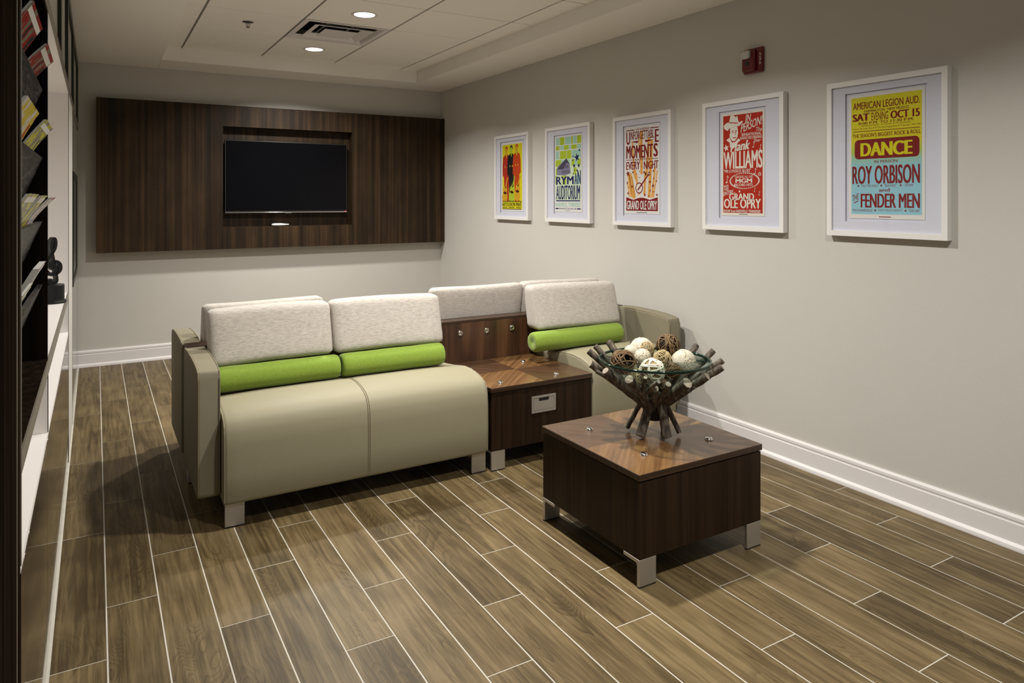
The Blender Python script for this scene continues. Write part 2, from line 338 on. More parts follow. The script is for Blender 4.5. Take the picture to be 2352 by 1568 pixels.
# baseboards with a stepped top and a quarter round shoe
prof = [(0, 0), (0.026, 0), (0.026, 0.006), (0.024, 0.016), (0.019, 0.023), (0.014, 0.026), (0.014, 0.098), (0.011, 0.100), (0.011, 0.106), (0.013, 0.110), (0.012, 0.122), (0.007, 0.130), (0, 0.130)]
struct(MB().prism([(XW - a, b) for a, b in prof], 1, YN, YB).build('baseboard_right', M['trim']))
struct(MB().prism([(YB - a, b) for a, b in prof], 0, XF - 0.3, XW).build('baseboard_back', M['trim']))

# ---------------------------------------------------------------- ceiling fittings
def downlight(y, label, k=1.0):
    t = thing('downlight', (1.497, y, ZC), label, 'downlight', 'recessed downlights in the ceiling tiles')
    MB().lathe([(0.064, -0.001), (0.070, -0.005), (0.083, -0.003), (0.084, 0.0)], (1.497, y, ZC), 32).build('trim_ring', M['trim'], t, smooth=True)
    MB().lathe([(0.0, -0.0025), (0.066, -0.0022)], (1.497, y, ZC), 32).build('diffuser', M['lamp'], t)
    ld = bpy.data.lights.new('downlight_lamp', 'AREA'); ld.shape = 'DISK'; ld.size = 0.13; ld.energy = LAMP_W * k; ld.color = LAMP_C; ld.spread = R(142)
    lo = bpy.data.objects.new('downlight_lamp', ld); COL.objects.link(lo); lo.parent = t; lo.location = (0, 0, -0.008)
downlight(4.420, 'round lit downlight between the air diffuser and the camera, larger of the two in view')
downlight(5.640, 'round lit downlight beyond the air diffuser, nearest the dark media panel', 0.85)
downlight(2.590, 'round lit downlight above the coffee table, out of the picture')
downlight(0.760, 'round lit downlight above the camera end of the room, out of the picture', 0.8)
# air diffuser
vx, vy = 1.4965, 5.027
t = thing('air_diffuser', (vx, vy, ZC), 'square white metal air diffuser with stepped louvres in the ceiling grid', 'vent')
def sq_ring(a, b, za, zb, th=0.003):
    mb = MB()
    for k in range(4):
        c, s_ = [(1, 0), (0, 1), (-1, 0), (0, -1)][k]
        def p(u, v, z): return (vx + u * c - v * s_, vy + u * s_ + v * c, z)
        vs = [p(-a, -a, za), p(a, -a, za), p(b, -b, zb), p(-b, -b, zb)]
        vs += [(q[0], q[1], q[2] + th) for q in vs]
        mb.add(vs, [(0, 1, 2, 3), (7, 6, 5, 4), (0, 4, 5, 1), (1, 5, 6, 2), (2, 6, 7, 3), (3, 7, 4, 0)])
    return mb
sq_ring(0.299, 0.262, ZC - 0.001, ZC - 0.001, 0.006).build('outer_frame', M['trim'], t)
sq_ring(0.262, 0.246, ZC - 0.001, ZC + 0.022).build('louvre', M['trim'], t)
sq_ring(0.208, 0.196, ZC - 0.006, ZC - 0.006).build('louvre_lip', M['trim'], t)
sq_ring(0.196, 0.150, ZC - 0.005, ZC + 0.020).build('louvre', M['trim'], t)
B('centre_plate', M['trim'], t, vx - 0.118, vx + 0.118, vy - 0.118, vy + 0.118, ZC - 0.007, ZC - 0.003, bevel=0.002)
B('plenum', M['black'], t, vx - 0.28, vx + 0.28, vy - 0.28, vy + 0.28, ZC + 0.150, ZC + 0.155)
for k in range(4):
    c_, s_ = [(1, 0), (0, 1), (-1, 0), (0, -1)][k]
    B('plenum_side', M['black'], t, vx + 0.28 * c_ - (0.28 * abs(s_) + 0.002), vx + 0.28 * c_ + 0.28 * abs(s_) + 0.002, vy + 0.28 * s_ - (0.28 * abs(c_) + 0.002), vy + 0.28 * s_ + 0.28 * abs(c_) + 0.002, ZC + 0.016, ZC + 0.150)
for a in (-0.09, 0.09): B('bracket', M['metal'], t, vx + a - 0.006, vx + a + 0.006, vy - 0.24, vy + 0.24, ZC + 0.040, ZC + 0.046)
# sprinkler
sx_, sy_ = 0.884, 5.00
t = thing('sprinkler_head', (sx_, sy_, ZC), 'small chrome fire sprinkler hanging from a ceiling tile', 'sprinkler')
MB().lathe([(0.0, -0.001), (0.030, -0.004), (0.037, -0.001), (0.037, 0.0)], (sx_, sy_, ZC), 24).build('escutcheon', M['dark_chrome'], t, smooth=True)
MB().tube([(sx_ - 0.007, sy_, ZC - 0.003), (sx_ - 0.013, sy_, ZC - 0.018), (sx_ - 0.004, sy_, ZC - 0.034)], 0.0022).tube([(sx_ + 0.007, sy_, ZC - 0.003), (sx_ + 0.013, sy_, ZC - 0.018), (sx_ + 0.004, sy_, ZC - 0.034)], 0.0022).build('yoke', M['dark_chrome'], t)
MB().tube([(sx_, sy_, ZC - 0.003), (sx_, sy_, ZC - 0.030)], 0.002).build('bulb', M['red'], t)
MB().lathe([(0.0, -0.038), (0.012, -0.038), (0.012, -0.034), (0.0, -0.034)], (sx_, sy_, ZC), 16).build('deflector', M['dark_chrome'], t)

# ---------------------------------------------------------------- media wall with television
PX0, PX1, PZ0, PZ1, PY = 0.006, XW - 0.004, 0.905, 2.135, 6.46
NX0, NX1, NZ0, NZ1 = 0.940, 2.070, 1.092, 1.955
t = thing('media_panel', (1.5, PY, PZ0), 'wide dark striped wood media panel mounted on the far wall around the television', 'panel')
B('side_board', M['media'], t, PX0, NX0, PY, YB - 0.001, PZ0, PZ1, bevel=0.0015)
B('side_board', M['media'], t, NX1, PX1, PY, YB - 0.001, PZ0, PZ1, bevel=0.0015)
B('top_board', M['media'], t, NX0, NX1, PY, YB - 0.001, NZ1, PZ1)
B('bottom_board', M['media'], t, NX0, NX1, PY, YB - 0.001, PZ0, NZ0)
B('niche_back', M['media'], t, NX0, NX1, YB - 0.010, YB - 0.001, NZ0, NZ1)
t = thing('television', (1.49, 6.49, 1.214), 'black flat television set into the dark media panel', 'television')
B('bezel', M['black'], t, 0.957, 2.024, 6.476, 6.515, 1.214, 1.842, bevel=0.003)
B('screen', M['screen'], t, 0.965, 2.016, 6.4745, 6.476, 1.230, 1.834)
B('bottom_trim', M['chrome'], t, 0.957, 2.024, 6.472, 6.4765, 1.211, 1.219, bevel=0.0015)
B('logo_plate', M['chrome'], t, 1.46, 1.515, 6.4705, 6.473, 1.207, 1.213)
B('standby_light', M['led_red'], t, 2.004, 2.012, 6.471, 6.4725, 1.219, 1.223)
B('wall_mount', M['black'], t, 1.25, 1.75, 6.515, 6.548, 1.38, 1.68)
rb = MB()
prof_r = [(0.0, -0.078), (0.010, -0.076), (0.018, -0.066), (0.021, -0.04), (0.021, 0.005), (0.016, 0.03), (0.012, 0.055), (0.010, 0.070), (0.0, 0.074)]
rb.lathe(prof_r, (0, 0, 0), 20, axis=0)
rb.v = [(1.425 + x, 6.495 + y * 1.0, NZ0 + 0.0125 + z * 0.6) for x, y, z in rb.v]
t = thing('remote_control', (1.425, 6.495, NZ0), 'small white remote control lying on the ledge under the television', 'remote')
rb.build('body', M['white_plastic'], t, smooth=True)
MB().box(1.455, 1.49, 6.488, 6.503, NZ0 + 0.0195, NZ0 + 0.0215).build('button_strip', M['black'], t, bevel=0.001)

# ---------------------------------------------------------------- framed posters
def text_mesh(s, bold=0.0, shear=0.0):
    cu = bpy.data.curves.new('t', 'FONT'); cu.body = s; cu.size = 1.0; cu.shear = shear; cu.resolution_u = 3
    ob = bpy.data.objects.new('t', cu); COL.objects.link(ob)
    dg = bpy.context.evaluated_depsgraph_get(); dg.update(); ev = ob.evaluated_get(dg); me = ev.to_mesh()
    vs = [v.co.copy() for v in me.vertices]; fs = [tuple(p.vertices) for p in me.polygons]
    ev.to_mesh_clear(); bpy.data.objects.remove(ob); bpy.data.curves.remove(cu)
    return vs, fs
class Print:
    """flat print on one sheet; (y, z) are wall coordinates"""
    def __init__(s, x): s.x = x; s.by = {}; s.big = []
    def mb(s, c): return s.by.setdefault(c, MB())
    def text(s, c, txt, yl, z0, z1, yr, z2, z3, bold=0.02, shear=0.0, lay=3):
        vs, fs = text_mesh(txt, bold, shear)
        if not vs: return
        if bold:                               # heavier strokes: the same outline laid down side by side
            k0 = len(vs); base = list(vs); fb = list(fs)
            for j, d in enumerate((-bold, bold)):
                vs = vs + [Vector((v.x + d, v.y, 0.25 * (j + 1))) for v in base]; fs = fs + [tuple(i + k0 * (j + 1) for i in f) for f in fb]
        a0 = min(v.x for v in vs); a1 = max(v.x for v in vs); b0 = min(v.y for v in vs); b1 = max(v.y for v in vs)
        if abs(z0 - z2) < 0.007: z0 = z2 = (z0 + z2) / 2
        if abs(z1 - z3) < 0.007: z1 = z3 = (z1 + z3) / 2
        out = []
        for v in vs:
            u = (v.x - a0) / (a1 - a0); q = (v.y - b0) / max(1e-6, b1 - b0)
            lo = z0 + (z2 - z0) * u; hi = z1 + (z3 - z1) * u
            out.append((s.x - 0.00012 * (lay + v.z), yl + (yr - yl) * u, lo + (hi - lo) * q))
        s.mb(c).add(out, fs)
    def poly(s, c, pts, lay=1):
        ar = abs(sum(pts[i - 1][0] * pts[i][1] - pts[i][0] * pts[i - 1][1] for i in range(len(pts)))) / 2
        q = ([(s.x - 0.00012 * lay, y, z) for y, z in pts], [tuple(range(len(pts)))])
        if ar > 1.2e-4: s.big.append((c, MB().add(*q)))
        else: s.mb(c).add(*q)
    def rect(s, c, ya, yb, za, zb, lay=1): s.poly(c, [(ya, za), (yb, za), (yb, zb), (ya, zb)], lay)
    def star(s, c, y, z, r, lay=2, rot=0.0, k=0.42):
        s.poly(c, [(y + (r if i % 2 == 0 else r * k) * math.sin(rot + math.pi * i / 5), z + (r if i % 2 == 0 else r * k) * math.cos(rot + math.pi * i / 5)) for i in range(10)], lay)
    def ell(s, c, y, z, ry, rz, lay=2, n=20, rot=0.0):
        ca, sa = math.cos(rot), math.sin(rot)
        s.poly(c, [(y + ry * math.cos(a) * ca - rz * math.sin(a) * sa, z + ry * math.cos(a) * sa + rz * math.sin(a) * ca) for a in (2 * math.pi * i / n for i in range(n))], lay)
    def line(s, c, p, q, w_, lay=2):
        d = Vector((q[0] - p[0], q[1] - p[1])); nrm = Vector((-d.y, d.x)).normalized() * w_ / 2
        s.poly(c, [(p[0] + nrm.x, p[1] + nrm.y), (q[0] + nrm.x, q[1] + nrm.y), (q[0] - nrm.x, q[1] - nrm.y), (p[0] - nrm.x, p[1] - nrm.y)], lay)
    def note(s, c, y, z, h, lay=2):
        s.ell(c, y, z, h * 0.16, h * 0.12, lay, 10); s.line(c, (y - h * 0.14, z), (y - h * 0.14, z + h), h * 0.07, lay); s.line(c, (y - h * 0.14, z + h), (y - h * 0.40, z + h * 0.68), h * 0.09, lay)
    def build(s, sheet):
        for c, mb in s.by.items():
            o = mb.build('lettering', INK[c], sheet); o['kind'] = 'stuff'
        for c, mb in s.big: mb.build('printed_shape', INK[c], sheet)
FZ0, FZ1, FD = 1.160, 1.873, 0.035
def framed(ya, yb, mo, sh, label, paper='white'):
    """ya<yb outer frame; mo=(y0,y1,z0,z1) mat opening; sh sheet"""
    yc = (ya + yb) / 2
    t = thing('framed_poster', (XW - 0.001, yc, FZ0), label, 'poster', 'row of white framed concert posters')
    xb, xf = XW - 0.001, XW - FD; b = 0.024
    fr = MB().prism([(ya, FZ0), (yb, FZ0), (yb - b, FZ0 + b), (ya + b, FZ0 + b)], 0, xf, xb).prism([(yb, FZ0), (yb, FZ1), (yb - b, FZ1 - b), (yb - b, FZ0 + b)], 0, xf, xb)
    fr.prism([(yb, FZ1), (ya, FZ1), (ya + b, FZ1 - b), (yb - b, FZ1 - b)], 0, xf, xb).prism([(ya, FZ1), (ya, FZ0), (ya + b, FZ0 + b), (ya + b, FZ1 - b)], 0, xf, xb)
    fr.build('frame', M['frame_white'], t)
    ia, ib, ja, jb = ya + b - 0.003, yb - b + 0.003, FZ0 + b - 0.003, FZ1 - b + 0.003
    y0, y1, z0, z1 = mo; xm = xf + 0.010
    mt = MB()
    for p in ([(ia, ja), (ib, ja), (y1, z0), (y0, z0)], [(ib, ja), (ib, jb), (y1, z1), (y1, z0)], [(ib, jb), (ia, jb), (y0, z1), (y1, z1)], [(ia, jb), (ia, ja), (y0, z0), (y0, z1)]): mt.prism(p, 0, xm, xm + 0.004)
    mt.build('mat_board', M['mat'], t)
    s0, s1, s2, s3 = sh
    B('backing', M['mat'], t, xm + 0.008, xm + 0.010, ia, ib, ja, jb)
    sheet = B('poster_sheet', INK[paper], t, xm + 0.0060, xm + 0.0068, s0, s1, s2, s3)
    B('glass_pane', M['glass'], t, xf + 0.0045, xf + 0.0065, ia, ib, ja, jb)
    return sheet, Print(xm + 0.0060)
# --- poster of three singers
sheet, p = framed(4.822, 5.375, (4.904, 5.288, 1.215, 1.817), (4.918, 5.279, 1.231, 1.806), 'smallest-looking framed poster of three figures on yellow, farthest along the wall')
p.rect('yellow', 4.936, 5.260, 1.246, 1.790, 1)
for k, (yc, c, gc, zt) in enumerate(((5.192, 'red', 'gold', 1.775), (5.112, 'black', 'green', 1.780), (5.022, 'orange', 'gold', 1.786))):
    L = 2 + k
    p.ell(c, yc, zt - 0.020, 0.022, 0.022, L); p.ell('gold' if c != 'black' else 'green', yc + 0.003, zt - 0.040, 0.018, 0.028, L + 1)
    p.poly(c, [(yc + 0.016, zt - 0.066), (yc + 0.055, zt - 0.088), (yc + 0.066, zt - 0.16), (yc + 0.064, zt - 0.245), (yc + 0.042, zt - 0.255), (yc + 0.034, zt - 0.37), (yc + 0.030, zt - 0.475), (yc + 0.004, zt - 0.475), (yc, zt - 0.30), (yc - 0.012, zt - 0.475), (yc - 0.040, zt - 0.475), (yc - 0.042, zt - 0.25), (yc - 0.064, zt - 0.235), (yc - 0.062, zt - 0.14), (yc - 0.048, zt - 0.084), (yc - 0.014, zt - 0.064)], L)
    p.poly('yellow' if c != 'black' else 'green', [(yc + 0.012, zt - 0.068), (yc - 0.010, zt - 0.066), (yc - 0.002, zt - 0.10)], L + 1)
    for d in (0.02, -0.018): p.ell('gold', yc + d, zt - 0.172, 0.008, 0.008, L + 1, 10)
    g0 = yc + (0.028 if k == 0 else -0.008)
    p.ell(gc, g0, zt - 0.425, 0.046, 0.046, L + 2); p.ell(gc, g0 - 0.006, zt - 0.368, 0.036, 0.034, L + 2); p.line(gc, (g0 - 0.01, zt - 0.35), (g0 - 0.048, zt - 0.262), 0.014, L + 2); p.ell('dkred', g0 - 0.004, zt - 0.385, 0.010, 0.010, L + 3, 12)
p.rect('black', 4.947, 5.262, 1.310, 1.316, 7); p.rect('black', 4.947, 5.262, 1.246, 1.251, 7)
p.rect('yellow', 4.936, 5.260, 1.251, 1.310, 6)
p.text('black', 'HATCH SHOW PRINT', 5.262, 1.270, 1.304, 4.945, 1.270, 1.304, 0.03, lay=8)
for a, bb in ((5.258, 5.18), (5.155, 5.06), (5.03, 4.955)): p.rect('black', bb, a, 1.258, 1.263, 8)
p.build(sheet)
# --- auditorium poster
sheet, p = framed(4.000, 4.572, (4.100, 4.466, 1.222, 1.810), (4.112, 4.460, 1.236, 1.800), 'framed poster of a grey gabled building, navy stars and lime and mint blocks')
p.rect('pale', 4.124, 4.450, 1.318, 1.640, 1)
rows = [((1.792, 1.735), [('mint', 4.445, 4.398), ('green', 4.393, 4.332), ('mint', 4.324, 4.252), ('green', 4.246, 4.226), ('mint', 4.221, 4.176), ('green', 4.172, 4.122)]),
        ((1.729, 1.697), [('green', 4.445, 4.396), ('mint', 4.389, 4.344), ('green', 4.339, 4.278), ('mint', 4.272, 4.248), ('green', 4.243, 4.178), ('mint', 4.173, 4.124)]),
        ((1.690, 1.630), [('mint', 4.448, 4.402), ('green', 4.392, 4.306), ('green', 4.301, 4.245), ('mint', 4.238, 4.124)]),
        ((1.624, 1.575), [('green', 4.450, 4.376), ('mint', 4.371, 4.290), ('mint', 4.283, 4.262), ('green', 4.240, 4.205), ('mint', 4.198, 4.170), ('green', 4.165, 4.128)]),
        ((1.560, 1.512), [('green', 4.445, 4.41), ('green', 4.215, 4.18)]), ((1.505, 1.440), [('green', 4.450, 4.43), ('mint', 4.20, 4.13), ('green', 4.36, 4.31)])]
for (zt, zb), cells in rows:
    for c, a, b_ in cells: p.rect(c, b_, a, zb, zt, 2)
p.poly('grey', [(4.432, 1.556), (4.418, 1.578), (4.305, 1.633), (4.262, 1.585), (4.252, 1.520), (4.322, 1.506), (4.428, 1.512)], 3)
p.poly('dgrey', [(4.430, 1.556), (4.305, 1.634), (4.262, 1.585), (4.300, 1.600), (4.352, 1.552)], 4)
for k in range(6): p.rect('dgrey', 4.356 - k * 0.017, 4.364 - k * 0.017, 1.520, 1.545, 4)
for k in range(3): p.rect('dgrey', 4.332 - k * 0.025, 4.344 - k * 0.025, 1.560, 1.582, 5)
for (y, z), r in zip([(4.144, 1.684), (4.174, 1.633), (4.222, 1.644), (4.224, 1.614), (4.208, 1.574), (4.151, 1.573), (4.204, 1.541), (4.174, 1.539), (4.218, 1.515)], (0.013, 0.034, 0.011, 0.011, 0.020, 0.019, 0.009, 0.011, 0.010)): p.star('navy', y, z, r, 4, 0.2)
for a in (('RYM', 4.442, 1.440, 1.499, 4.213, 1.440, 1.499), ('A', 4.204, 1.439, 1.519, 4.171, 1.439, 1.519), ('N', 4.167, 1.439, 1.540, 4.127, 1.439, 1.540), ('AUDITORIUM', 4.442, 1.328, 1.433, 4.134, 1.328, 1.433)): p.text('navy', *a, bold=0.035, lay=5)
p.rect('navy', 4.134, 4.442, 1.315, 1.323, 4)
p.text('mint', 'NASHVILLE, TENNESSEE', 4.449, 1.269, 1.307, 4.128, 1.269, 1.307, 0.035)
p.text('navy', 'HISTORICALLY COOL SINCE 1892', 4.402, 1.255, 1.266, 4.179, 1.255, 1.266, 0.02)
p.rect('navy', 4.408, 4.449, 1.256, 1.265, 3); p.rect('navy', 4.128, 4.172, 1.256, 1.265, 3); p.rect('grey', 4.26, 4.32, 1.245, 1.248, 3)
p.build(sheet)
# --- banjo poster
sheet, p = framed(3.190, 3.745, (3.288, 3.648, 1.222, 1.808), (3.302, 3.639, 1.236, 1.800), 'framed poster with a banjo and amber rays under dark red lettering')
for (ya, za, yb_, zb_, w_) in ((3.60, 1.49, 3.57, 1.345, 0.020), (3.585, 1.50, 3.545, 1.335, 0.026), (3.545, 1.52, 3.52, 1.46, 0.030), (3.52, 1.46, 3.495, 1.36, 0.018), (3.475, 1.765, 3.472, 1.49, 0.024), (3.435, 1.50, 3.445, 1.36, 0.020), (3.40, 1.72, 3.425, 1.48, 0.024), (3.375, 1.70, 3.40, 1.34, 0.026), (3.345, 1.53, 3.375, 1.34, 0.016), (3.325, 1.51, 3.36, 1.34, 0.010), (3.56, 1.70, 3.545, 1.53, 0.016), (3.612, 1.45, 3.59, 1.345, 0.010), (3.565, 1.48, 3.53, 1.34, 0.008), (3.50, 1.74, 3.49, 1.60, 0.012)): p.line('amber', (ya, za), (yb_, zb_), w_, 1)
for ya, yb_ in ((3.622, 3.54), (3.390, 3.312)): p.line('dkred', (ya, 1.777), (yb_, 1.777), 0.006); 
for ya, yb_ in ((3.622, 3.56), (3.388, 3.318)): p.line('dkred', (ya, 1.585), (yb_, 1.584), 0.004)
for a, bd in ((('WHERE', 3.531, 1.771, 1.785, 3.397, 1.771, 1.785), 0.01), (('U', 3.622, 1.685, 1.767, 3.582, 1.686, 1.767), 0.04), (('NFORGETTABL', 3.576, 1.713, 1.768, 3.354, 1.713, 1.768), 0.03), (('E', 3.347, 1.685, 1.765, 3.311, 1.685, 1.765), 0.04), (('MOMENT', 3.622, 1.593, 1.678, 3.364, 1.593, 1.678), 0.045), (('S', 3.36, 1.596, 1.678, 3.319, 1.596, 1.678), 0.05), (('HAPPEN', 3.551, 1.577, 1.592, 3.395, 1.577, 1.592), 0.01), (('EVERY', 3.622, 1.522, 1.573, 3.486, 1.522, 1.573), 0.04), (('NIGHT', 3.45, 1.521, 1.572, 3.315, 1.521, 1.572), 0.04)): p.text('dkred', *a, bold=bd)
p.poly('dkred', [(3.578, 1.702), (3.50, 1.706), (3.51, 1.690)], 2); p.poly('dkred', [(3.354, 1.703), (3.44, 1.706), (3.43, 1.690)], 2); p.note('dkred', 3.474, 1.690, 0.020, 3); p.note('dkred', 3.470, 1.535, 0.024, 3)
for i, (y, z) in enumerate([(3.605, 1.497), (3.555, 1.504), (3.494, 1.508), (3.446, 1.501), (3.36, 1.507), (3.52, 1.492), (3.49, 1.469), (3.357, 1.46), (3.393, 1.439), (3.331, 1.442), (3.612, 1.436), (3.563, 1.412), (3.595, 1.408), (3.363, 1.414), (3.389, 1.383), (3.603, 1.369), (3.44, 1.357), (3.36, 1.377), (3.403, 1.351), (3.328, 1.357)]): p.star('dkred', y, z, (0.021, 0.010, 0.006, 0.013, 0.010, 0.006, 0.006, 0.007, 0.013, 0.008, 0.010, 0.013, 0.006, 0.014, 0.008, 0.012, 0.013, 0.007, 0.008, 0.011)[i], 3, 0.15)
p.ell('dkred', 3.494, 1.402, 0.036, 0.036, 3); p.ell('cream', 3.494, 1.402, 0.029, 0.029, 4)
for k in range(14): p.ell('dkred', 3.494 + 0.0325 * math.cos(k * 0.449), 1.402 + 0.0325 * math.sin(k * 0.449), 0.0032, 0.0032, 4, 8)
p.line('dkred', (3.508, 1.388), (3.404, 1.487), 0.010, 5); p.ell('dkred', 3.399, 1.491, 0.011, 0.013, 5); p.ell('cream', 3.399, 1.491, 0.005, 0.006, 6)
ban = [(3.622, 1.344), (3.622, 1.256), (3.320, 1.256), (3.320, 1.342), (3.395, 1.326)] + [(3.395 + 0.155 * k / 8, 1.326 + 0.014 * math.sin(math.pi * k / 8)) for k in range(1, 8)] + [(3.55, 1.326)]
p.poly('dkred', ban, 2); p.text('white', 'GRAND OLE OPRY', 3.616, 1.264, 1.321, 3.327, 1.264, 1.321, 0.03, lay=4); p.rect('dgrey', 3.42, 3.52, 1.243, 1.2465, 2)
p.build(sheet)
# --- red cowboy poster
sheet, p = framed(2.380, 2.932, (2.496, 2.816, 1.226, 1.814), (2.508, 2.803, 1.240, 1.802), 'framed red poster with a cowboy hat portrait and cream lettering', 'cream')
p.rect('red', 2.521, 2.790, 1.261, 1.788, 1)
p.poly('cream', [(2.787, 1.735), (2.782, 1.718), (2.760, 1.706), (2.735, 1.716), (2.700, 1.728), (2.675, 1.726), (2.650, 1.748), (2.658, 1.752), (2.680, 1.745), (2.686, 1.765), (2.690, 1.782), (2.702, 1.776), (2.716, 1.788), (2.738, 1.786), (2.748, 1.752), (2.770, 1.748)], 2)
p.line('red', (2.748, 1.750), (2.686, 1.742), 0.005, 3)
p.poly('cream', [(2.750, 1.714), (2.690, 1.728), (2.684, 1.690), (2.690, 1.664), (2.708, 1.646), (2.726, 1.648), (2.742, 1.668)], 2)
p.poly('red', [(2.752, 1.715), (2.742, 1.718), (2.739, 1.690), (2.750, 1.680)], 3)
for yy in (2.722, 2.700): p.rect('red', yy - 0.008, yy + 0.007, 1.700, 1.704, 3); p.rect('red', yy - 0.005, yy + 0.005, 1.692, 1.696, 3)
p.line('red', (2.707, 1.695), (2.701, 1.678), 0.003, 3); p.line('red', (2.722, 1.664), (2.698, 1.665), 0.005, 3)
p.poly('cream', [(2.768, 1.655), (2.745, 1.668), (2.728, 1.640), (2.706, 1.640), (2.682, 1.660), (2.668, 1.648), (2.690, 1.634), (2.702, 1.618), (2.724, 1.604), (2.740, 1.612), (2.744, 1.640)], 2)
for k in range(5): p.ell('red', 2.728 - 0.006 * (k % 2), 1.632 - k * 0.006, 0.003, 0.002, 3, 8)
for a, bd, shr in ((('IN', 2.635, 1.742, 1.781, 2.596, 1.749, 1.786), 0.02, 0.25), (('PERSON!', 2.667, 1.687, 1.733, 2.521, 1.725, 1.769), 0.015, 0.25), (('The', 2.563, 1.687, 1.709, 2.525, 1.687, 1.709), 0.0, 0.3), (('SENSATIONAL', 2.661, 1.669, 1.684, 2.529, 1.669, 1.684), 0.02, 0), (('RADIO RECORDING', 2.669, 1.651, 1.666, 2.525, 1.651, 1.666), 0.02, 0), (('Star', 2.581, 1.633, 1.650, 2.53, 1.633, 1.650), 0.01, 0.3), (('Hank', 2.74, 1.588, 1.638, 2.602, 1.597, 1.648), 0.04, 0.35), (('WILLIAMS', 2.787, 1.495, 1.590, 2.522, 1.495, 1.590), 0.035, 0), (('"MR LOVESICK BLUES"', 2.785, 1.474, 1.493, 2.599, 1.476, 1.492), 0.01, 0), (('SINGING ALL HIS', 2.705, 1.443, 1.457, 2.586, 1.443, 1.457), 0.0, 0), (('MGM', 2.703, 1.418, 1.440, 2.589, 1.418, 1.440), 0.04, 0), (('RECORD HITS', 2.712, 1.400, 1.414, 2.586, 1.400, 1.414), 0.02, 0), (('with', 2.785, 1.391, 1.409, 2.752, 1.398, 1.416), 0.0, 0.3), (('HIS', 2.783, 1.374, 1.391, 2.751, 1.379, 1.396), 0.01, 0.2), (('ENTIRE...', 2.788, 1.347, 1.369, 2.705, 1.364, 1.385), 0.01, 0.2), (('GRAND', 2.748, 1.326, 1.361, 2.576, 1.326, 1.361), 0.035, 0), (('OLE OPRY', 2.784, 1.281, 1.332, 2.532, 1.281, 1.332), 0.035, 0), (('SHOW from NASHVILLE TENNESSEE', 2.787, 1.258, 1.273, 2.534, 1.258, 1.273), 0.02, 0)): p.text('cream', *a, bold=bd, shear=shr)
p.rect('red', 2.521, 2.790, 1.2555, 1.262, 1)
for k in range(46):
    a = 2 * math.pi * k / 46; p.line('cream', (2.642 + 0.094 * math.cos(a), 1.429 + 0.039 * math.sin(a)), (2.642 + 0.102 * math.cos(a + 0.05), 1.429 + 0.044 * math.sin(a + 0.05)), 0.006, 2)
p.star('cream', 2.768, 1.612, 0.021, 2, 0.2); p.star('cream', 2.675, 1.372, 0.009, 2); p.star('cream', 2.540, 1.462, 0.012, 2, 0.1, 0.6); p.star('red', 2.540, 1.462, 0.007, 3, 0.1, 0.6)
for y, z, h in ((2.583, 1.606, 0.028), (2.538, 1.594, 0.024), (2.573, 1.464, 0.030), (2.766, 1.422, 0.038), (2.575, 1.372, 0.020), (2.545, 1.352, 0.020)): p.note('cream', y, z, h)
p.rect('dgrey', 2.62, 2.68, 1.247, 1.250, 2)
p.build(sheet)
# --- yellow to blue poster
sheet, p = framed(1.583, 2.134, (1.671, 2.045, 1.228, 1.815), (1.682, 2.029, 1.242, 1.805), 'framed yellow and sky blue dance poster, the nearest of the row of posters')
p.rect('split', 1.695, 2.018, 1.262, 1.791, 1)
TX = [('AMERICAN LEGION AUD.', 2.009, 1.737, 1.769, 1.703, 1.737, 1.769, .02), ('FARMINGTON - NEW MEXICO', 1.955, 1.720, 1.732, 1.75, 1.720, 1.732, .02), ('SAT', 2.012, 1.684, 1.717, 1.929, 1.684, 1.717, .06), ('EVENING', 1.92, 1.682, 1.717, 1.842, 1.682, 1.717, .01), ('OCT 15', 1.832, 1.682, 1.716, 1.703, 1.682, 1.716, .055),
 ('8:00 P.M. TO 11:30 P.M.', 1.982, 1.667, 1.679, 1.729, 1.667, 1.679, .02), ('ADMISSION $2.00 - AT DOOR, $1.50 ADVANCE', 1.97, 1.657, 1.664, 1.742, 1.657, 1.664, .0), ('Tickets In Lake Garden Music & Hi Fi The Most Shopping Center & TV Specialists - 200 E. Main', 2.013, 1.643, 1.653, 1.7, 1.643, 1.653, .0),
 ("THE SEASON'S BIGGEST ROCK & ROLL", 2.012, 1.609, 1.627, 1.7, 1.609, 1.627, .02), ('IN PERSON', 1.907, 1.491, 1.504, 1.8, 1.491, 1.504, .01), ('ROY ORBISON', 2.013, 1.398, 1.480, 1.703, 1.398, 1.480, .04), ('and', 1.885, 1.363, 1.378, 1.835, 1.363, 1.378, .02), ('THE', 2.013, 1.318, 1.346, 1.981, 1.330, 1.358, .01), ('FENDER MEN', 1.972, 1.292, 1.354, 1.703, 1.292, 1.354, .045)]
for a in TX: p.text('dkred', *a[:7], bold=a[7])
for txt, ya, yb_, za in (('"ONLY THE LONELY"', 1.970, 1.886, 1.384), ('"BLUE ANGEL"', 1.858, 1.806, 1.384), ('"UPTOWN"', 1.770, 1.730, 1.384), ('"MULE SKINNERS BLUES"', 2.013, 1.913, 1.274), ('"DON\'T YOU JUST KNOW IT"', 1.890, 1.778, 1.274), ('"TORTURE"', 1.753, 1.704, 1.274)): p.text('dkred', txt, ya, za, za + 0.0115, yb_, za, za + 0.0115, 0.0)
for y, z in ((1.983, 1.390), (1.874, 1.390), (1.786, 1.390), (1.902, 1.280), (1.765, 1.280)): p.star('dkred', y, z, 0.007, 2)
p.line('dkred', (2.010, 1.637), (1.703, 1.634), 0.003); p.line('dkred', (2.006, 1.312), (1.984, 1.322), 0.004)
cy, cz, hy, hz, rr = 1.853, 1.555, 0.148, 0.044, 0.018
